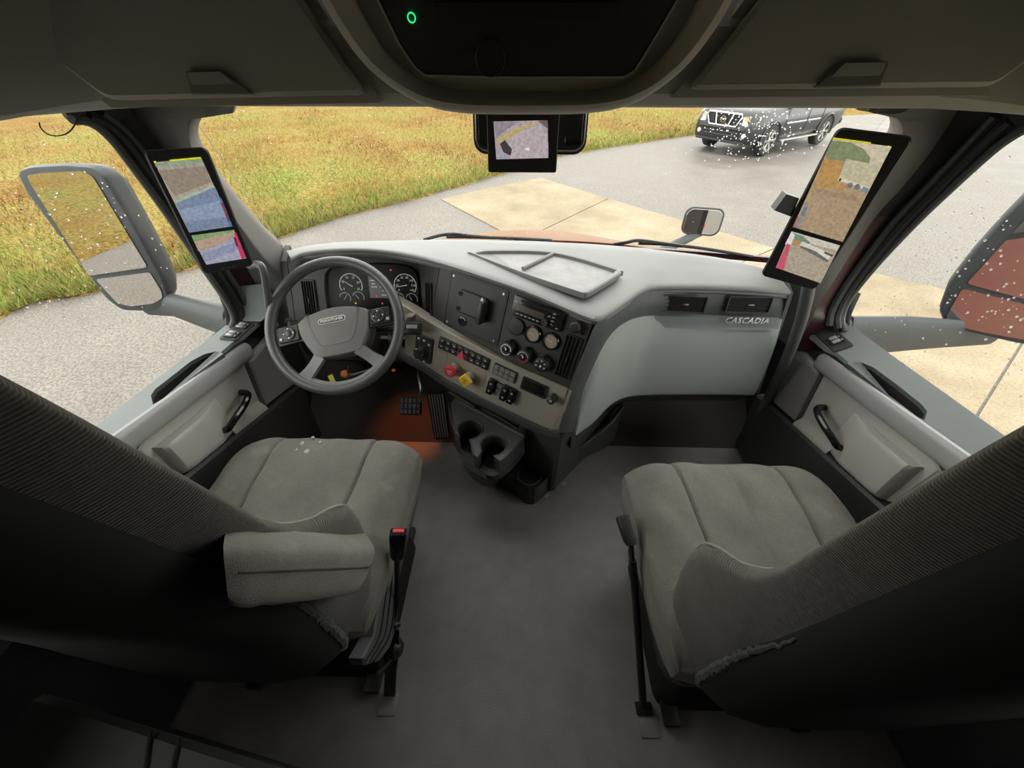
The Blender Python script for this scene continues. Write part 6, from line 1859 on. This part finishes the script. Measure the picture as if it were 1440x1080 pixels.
# ================================================================== parked SUV
MT['carpaint'] = mat('dark_grey_car_paint', (0.026, 0.027, 0.028), 0.22, spec=0.5)
MT['tyre'] = mat('tyre_rubber', (0.022, 0.021, 0.020), 0.8, grain=0.3, gscale=60)
MT['alloy'] = mat('alloy_rim', (0.42, 0.40, 0.37), 0.3, metal=0.8)
MT['carglass'] = mat('dark_car_glass', (0.012, 0.014, 0.015), 0.05)
MT['lampglass'] = mat('head_lamp', (0.45, 0.45, 0.43), 0.1)
MT['amber'] = mat('amber_lamp', (0.55, 0.26, 0.06), 0.2)
car_o = at(1070, 219, z=GZ)
caxis = V((0.825, 0.565, 0)).normalized()          # towards the tail
cleft = V((0.565, -0.825, 0))                      # vehicle's near side
MCa = Matrix(((caxis.x, cleft.x, 0, car_o.x), (caxis.y, cleft.y, 0, car_o.y), (0, 0, 1, GZ + 0.002), (0, 0, 0, 1)))
MCa = MCa @ T(-0.98, -0.93, 0)                     # origin: front bumper on the centre line
car = thing('suv', 'dark grey four-wheel-drive car parked on the asphalt', 'car', MCa.translation + caxis * 2.5)
def cp(x, y, z): return MCa @ V((x, y, z))
def sect(x, hw, zb, zt, shoulder, top_w):
    half = [(hw * 0.92, zb), (hw * 0.985, zb + 0.12), (hw, (zb + shoulder) / 2), (hw * 0.985, shoulder), (hw * 0.93, shoulder + (zt - shoulder) * 0.6), (top_w, zt)]
    return [cp(x, y, z) for y, z in half] + [cp(x, -y, z) for y, z in reversed(half)]
bm = B()
S = [(0.00, 0.86, 0.42, 0.98, 0.80, 0.60), (0.05, 0.93, 0.36, 1.06, 0.88, 0.70), (0.18, 0.97, 0.33, 1.12, 0.96, 0.78), (0.45, 0.99, 0.32, 1.165, 1.02, 0.82), (1.0, 1.0, 0.32, 1.20, 1.06, 0.84), (1.55, 1.0, 0.34, 1.235, 1.10, 0.85), (1.75, 1.0, 0.34, 1.26, 1.12, 0.88), (2.6, 1.0, 0.34, 1.27, 1.13, 0.92), (3.6, 1.0, 0.34, 1.29, 1.14, 0.92), (4.4, 1.0, 0.36, 1.31, 1.14, 0.92), (5.0, 0.98, 0.40, 1.32, 1.12, 0.90), (5.22, 0.92, 0.48, 1.30, 1.10, 0.84)]
loft(bm, [sect(*s) for s in S])
body = obj('body', bm, MT['carpaint'], car, angle=40)
bm = B()   # cabin
def cab(x, hb, ht, zt): return [cp(x, hb, 1.24), cp(x, ht + (hb - ht) * 0.15, zt - 0.10), cp(x, ht * 0.92, zt), cp(x, -ht * 0.92, zt), cp(x, -ht - (hb - ht) * 0.15, zt - 0.10), cp(x, -hb, 1.24)]
loft(bm, [cab(1.55, 0.86, 0.84, 1.27), cab(2.15, 0.93, 0.76, 1.80), cab(2.5, 0.94, 0.76, 1.90), cab(3.6, 0.94, 0.76, 1.94), cab(4.7, 0.93, 0.75, 1.92), cab(5.12, 0.90, 0.74, 1.70), cab(5.2, 0.88, 0.80, 1.32)])
obj('cabin', bm, MT['carpaint'], car, angle=40)
for s in (1, -1):
    for x0, x1, x0t, x1t in ((1.98, 2.72, 2.30, 2.72), (2.82, 3.62, 2.82, 3.60), (3.74, 4.75, 3.74, 4.62)):
        bm = B()
        pts = [(x0, 0.938, 1.30), (x1, 0.940, 1.30), (x1t, 0.80, 1.78), (x0t, 0.80, 1.78)]
        prism(bm, [cp(x, s * (y + 0.012), z) for x, y, z in pts], MCa.to_3x3() @ V((0, -s * 0.03, 0)))
        obj('side_window', bm, MT['carglass'], car)
bm = B(); prism(bm, [cp(1.60, 0.78, 1.30), cp(1.60, -0.78, 1.30), cp(2.16, -0.68, 1.80), cp(2.16, 0.68, 1.80)], MCa.to_3x3() @ V((0.05, 0, -0.05))); obj('front_glass', bm, MT['carglass'], car)
# wheels and arches
def wheel(x, s):
    MW_ = MCa @ T(x, s * 1.02, 0.395) @ RX(radians(-90 * s))
    bm = B(); lathe(bm, [(0.25, -0.24), (0.36, -0.25), (0.392, -0.22), (0.395, -0.10), (0.392, -0.03), (0.36, 0.0), (0.265, 0.0), (0.25, -0.03)], MW_, 32, False)
    w_ = obj('wheel', bm, MT['tyre'], car)
    bm = B(); lathe(bm, [(0.252, -0.02), (0.265, 0.002), (0.255, 0.006), (0.243, -0.004), (0.240, -0.05), (0.0, -0.06)], MW_, 32); obj('rim', bm, MT['darkmetal'], w_)
    for k in range(6):
        a = 2 * pi * k / 6
        M_ = MW_ @ RZ(a)
        bm = B(); loft(bm, [[M_ @ V((r, q * wd, z + dz)) for q, dz in ((-1, 0), (1, 0), (0.8, 0.014), (-0.8, 0.014))] for r, wd, z in ((0.04, 0.035, -0.03), (0.12, 0.028, -0.022), (0.245, 0.045, -0.012))])
        obj('spoke', bm, MT['alloy'], w_)
    bm = B(); lathe(bm, [(0.06, -0.03), (0.06, -0.01), (0.045, 0.0), (0, 0.0)], MW_, 20); obj('hub_cap', bm, MT['alloy'], w_)
    bm = B(); lathe(bm, [(0.243, 0.004), (0.268, 0.006), (0.268, 0.0), (0.243, -0.004)], MW_, 32, False); obj('rim_lip', bm, MT['alloy'], w_)
    bm = B()   # dark arch liner and flare
    pts = [cp(x + 0.47 * cos(a), s * 1.004, 0.40 + 0.47 * sin(a)) for a in np.linspace(radians(-12), radians(192), 22)]
    prism(bm, pts, MCa.to_3x3() @ V((0, -s * 0.03, 0))); obj('arch_liner', bm, MT['matte'], car)
    bm = B(); tube(bm, pts, 0.032, 8); obj('arch_flare', bm, MT['carpaint'], car)
for x in (0.98, 4.11):
    for s in (1, -1): wheel(x, s)
# nose: grille, lamps, bumper
bm = B()
gp = lambda x, y, z: cp(x, y, z)
prism(bm, [gp(-0.012, y, z) for y, z in ((-0.50, 1.035), (0.50, 1.035), (0.54, 0.98), (0.42, 0.76), (-0.42, 0.76), (-0.54, 0.98))], MCa.to_3x3() @ V((0.08, 0, 0))); gr = obj('grille', bm, MT['matte'], car)
bm = B()
fr_ = [(-0.52, 1.05), (0.52, 1.05), (0.56, 0.98), (0.44, 0.745), (-0.44, 0.745), (-0.56, 0.98)]
tube(bm, [gp(-0.03, y, z) for y, z in fr_], 0.026, 8, closed=True); obj('grille_frame', bm, MT['chrome'], gr)
for s in (-1, 1):
    bm = B(); tube(bm, [gp(-0.035, s * 0.29, 1.04), gp(-0.045, s * 0.20, 0.75)], 0.026, 8); obj('grille_bar', bm, MT['chrome'], gr)
    bm = B()
    for k in range(3): tube(bm, [gp(-0.022, s * (0.32 + 0.015 * k), 0.97 - 0.06 * k), gp(-0.018, s * (0.47 - 0.02 * k), 0.97 - 0.06 * k)], 0.008, 6)
    tag(obj('grille_mesh', bm, MT['darkmetal'], gr), kind='stuff')
    bm = B()
    ll = [(-0.008, 0.585, 0.995), (0.03, 0.72, 1.02), (0.14, 0.86, 1.03), (0.26, 0.945, 1.02), (0.22, 0.955, 0.88), (0.06, 0.90, 0.84), (0.0, 0.74, 0.80), (-0.01, 0.60, 0.80)]
    loft(bm, [[gp(x - 0.03, s * (y + 0.012), z) for x, y, z in ll], [gp(x + 0.06, s * (y - 0.03), z) for x, y, z in ll]]); hl_ = obj('head_lamp', bm, MT['lampglass'], car)
    bm = B()
    la = [(0.0, 0.62, 0.985), (0.13, 0.865, 1.018), (0.25, 0.95, 1.01), (0.23, 0.955, 0.94), (0.02, 0.75, 0.915), (-0.005, 0.62, 0.91)]
    loft(bm, [[gp(x - 0.036, s * (y + 0.016), z) for x, y, z in la], [gp(x, s * (y - 0.01), z) for x, y, z in la]]); obj('amber_section', bm, MT['amber'], hl_)
    bm = B(); lathe(bm, [(0.06, -0.02), (0.06, 0.012), (0.045, 0.02), (0, 0.015)], MCa @ T(-0.004, s * 0.74, 0.55) @ RY(radians(-90)), 16); obj('fog_lamp', bm, MT['lampglass'], car)
bm = B(); lathe(bm, [(0.085, 0.0), (0.085, 0.012), (0.066, 0.012), (0.066, 0.0)], MCa @ T(-0.052, 0, 0.90) @ RY(radians(-90)), 28, False); em = obj('emblem', bm, MT['chrome'], gr)
Me = MCa @ T(-0.06, 0, 0.90) @ RY(radians(-90)) @ RZ(radians(90))
bm = B(); bx(bm, (0, 0, 0.004), (0.20, 0.042, 0.016), 0.004, 1, Me); eb = obj('emblem_bar', bm, MT['chrome'], em)
text('emblem_text', 'NISSAN', 0.034, MCa @ T(-0.0735, 0, 0.90) @ Matrix(((0, 0, -1, 0), (-1, 0, 0, 0), (0, 1, 0, 0), (0, 0, 0, 1))), MT['black'], eb, ext=0.001)
bm = B(); prism(bm, [gp(-0.02, y, z) for y, z in ((-0.62, 0.66), (0.62, 0.66), (0.55, 0.46), (-0.55, 0.46))], MCa.to_3x3() @ V((0.06, 0, 0))); it = obj('lower_intake', bm, MT['matte'], car)
for z in (0.52, 0.60):
    bm = B(); tube(bm, [gp(-0.03, -0.56, z), gp(-0.03, 0.56, z)], 0.012, 6); obj('intake_bar', bm, MT['darkmetal'], it)
bm = B(); bx(bm, (-0.03, 0, 0.69), (0.05, 1.5, 0.05), 0.02, 2, MCa); obj('bumper_ledge', bm, MT['carpaint'], car)
bm = B(); bx(bm, (0.06, 0, 0.37), (0.2, 1.6, 0.07), 0.03, 2, MCa); obj('skid_plate', bm, MT['tyre'], car)
for s in (1, -1):
    for x0, x1 in ((1.62, 2.72), (2.80, 3.55)):
        bm = B(); bx(bm, ((x0 + x1) / 2, s * 1.008, 0.78), (x1 - x0, 0.016, 0.045), 0.006, 2, MCa); obj('side_moulding', bm, MT['chrome'], car)
    for x in (1.57, 2.76, 3.64):
        bm = B(); bx(bm, (x, s * 1.0, 0.83), (0.012, 0.008, 0.74), 0.002, 1, MCa); obj('door_seam', bm, MT['matte'], car)
    for x in (2.58, 3.50):
        bm = B(); bx(bm, (x, s * 1.0, 1.08), (0.16, 0.03, 0.03), 0.01, 2, MCa); obj('door_handle', bm, MT['chrome'], car)
    bm = B(); bx(bm, (2.55, s * 1.02, 0.36), (2.1, 0.16, 0.05), 0.02, 2, MCa); obj('running_board', bm, MT['alloy'], car)
    bm = B(); bx(bm, (1.95, s * 1.10, 1.32), (0.12, 0.22, 0.18), 0.04, 3, MCa); obj('door_mirror', bm, MT['carpaint'], car)
bm = B(); bx(bm, (5.2, 0, 0.62), (0.18, 1.9, 0.22), 0.06, 3, MCa); obj('rear_bumper', bm, MT['carpaint'], car)
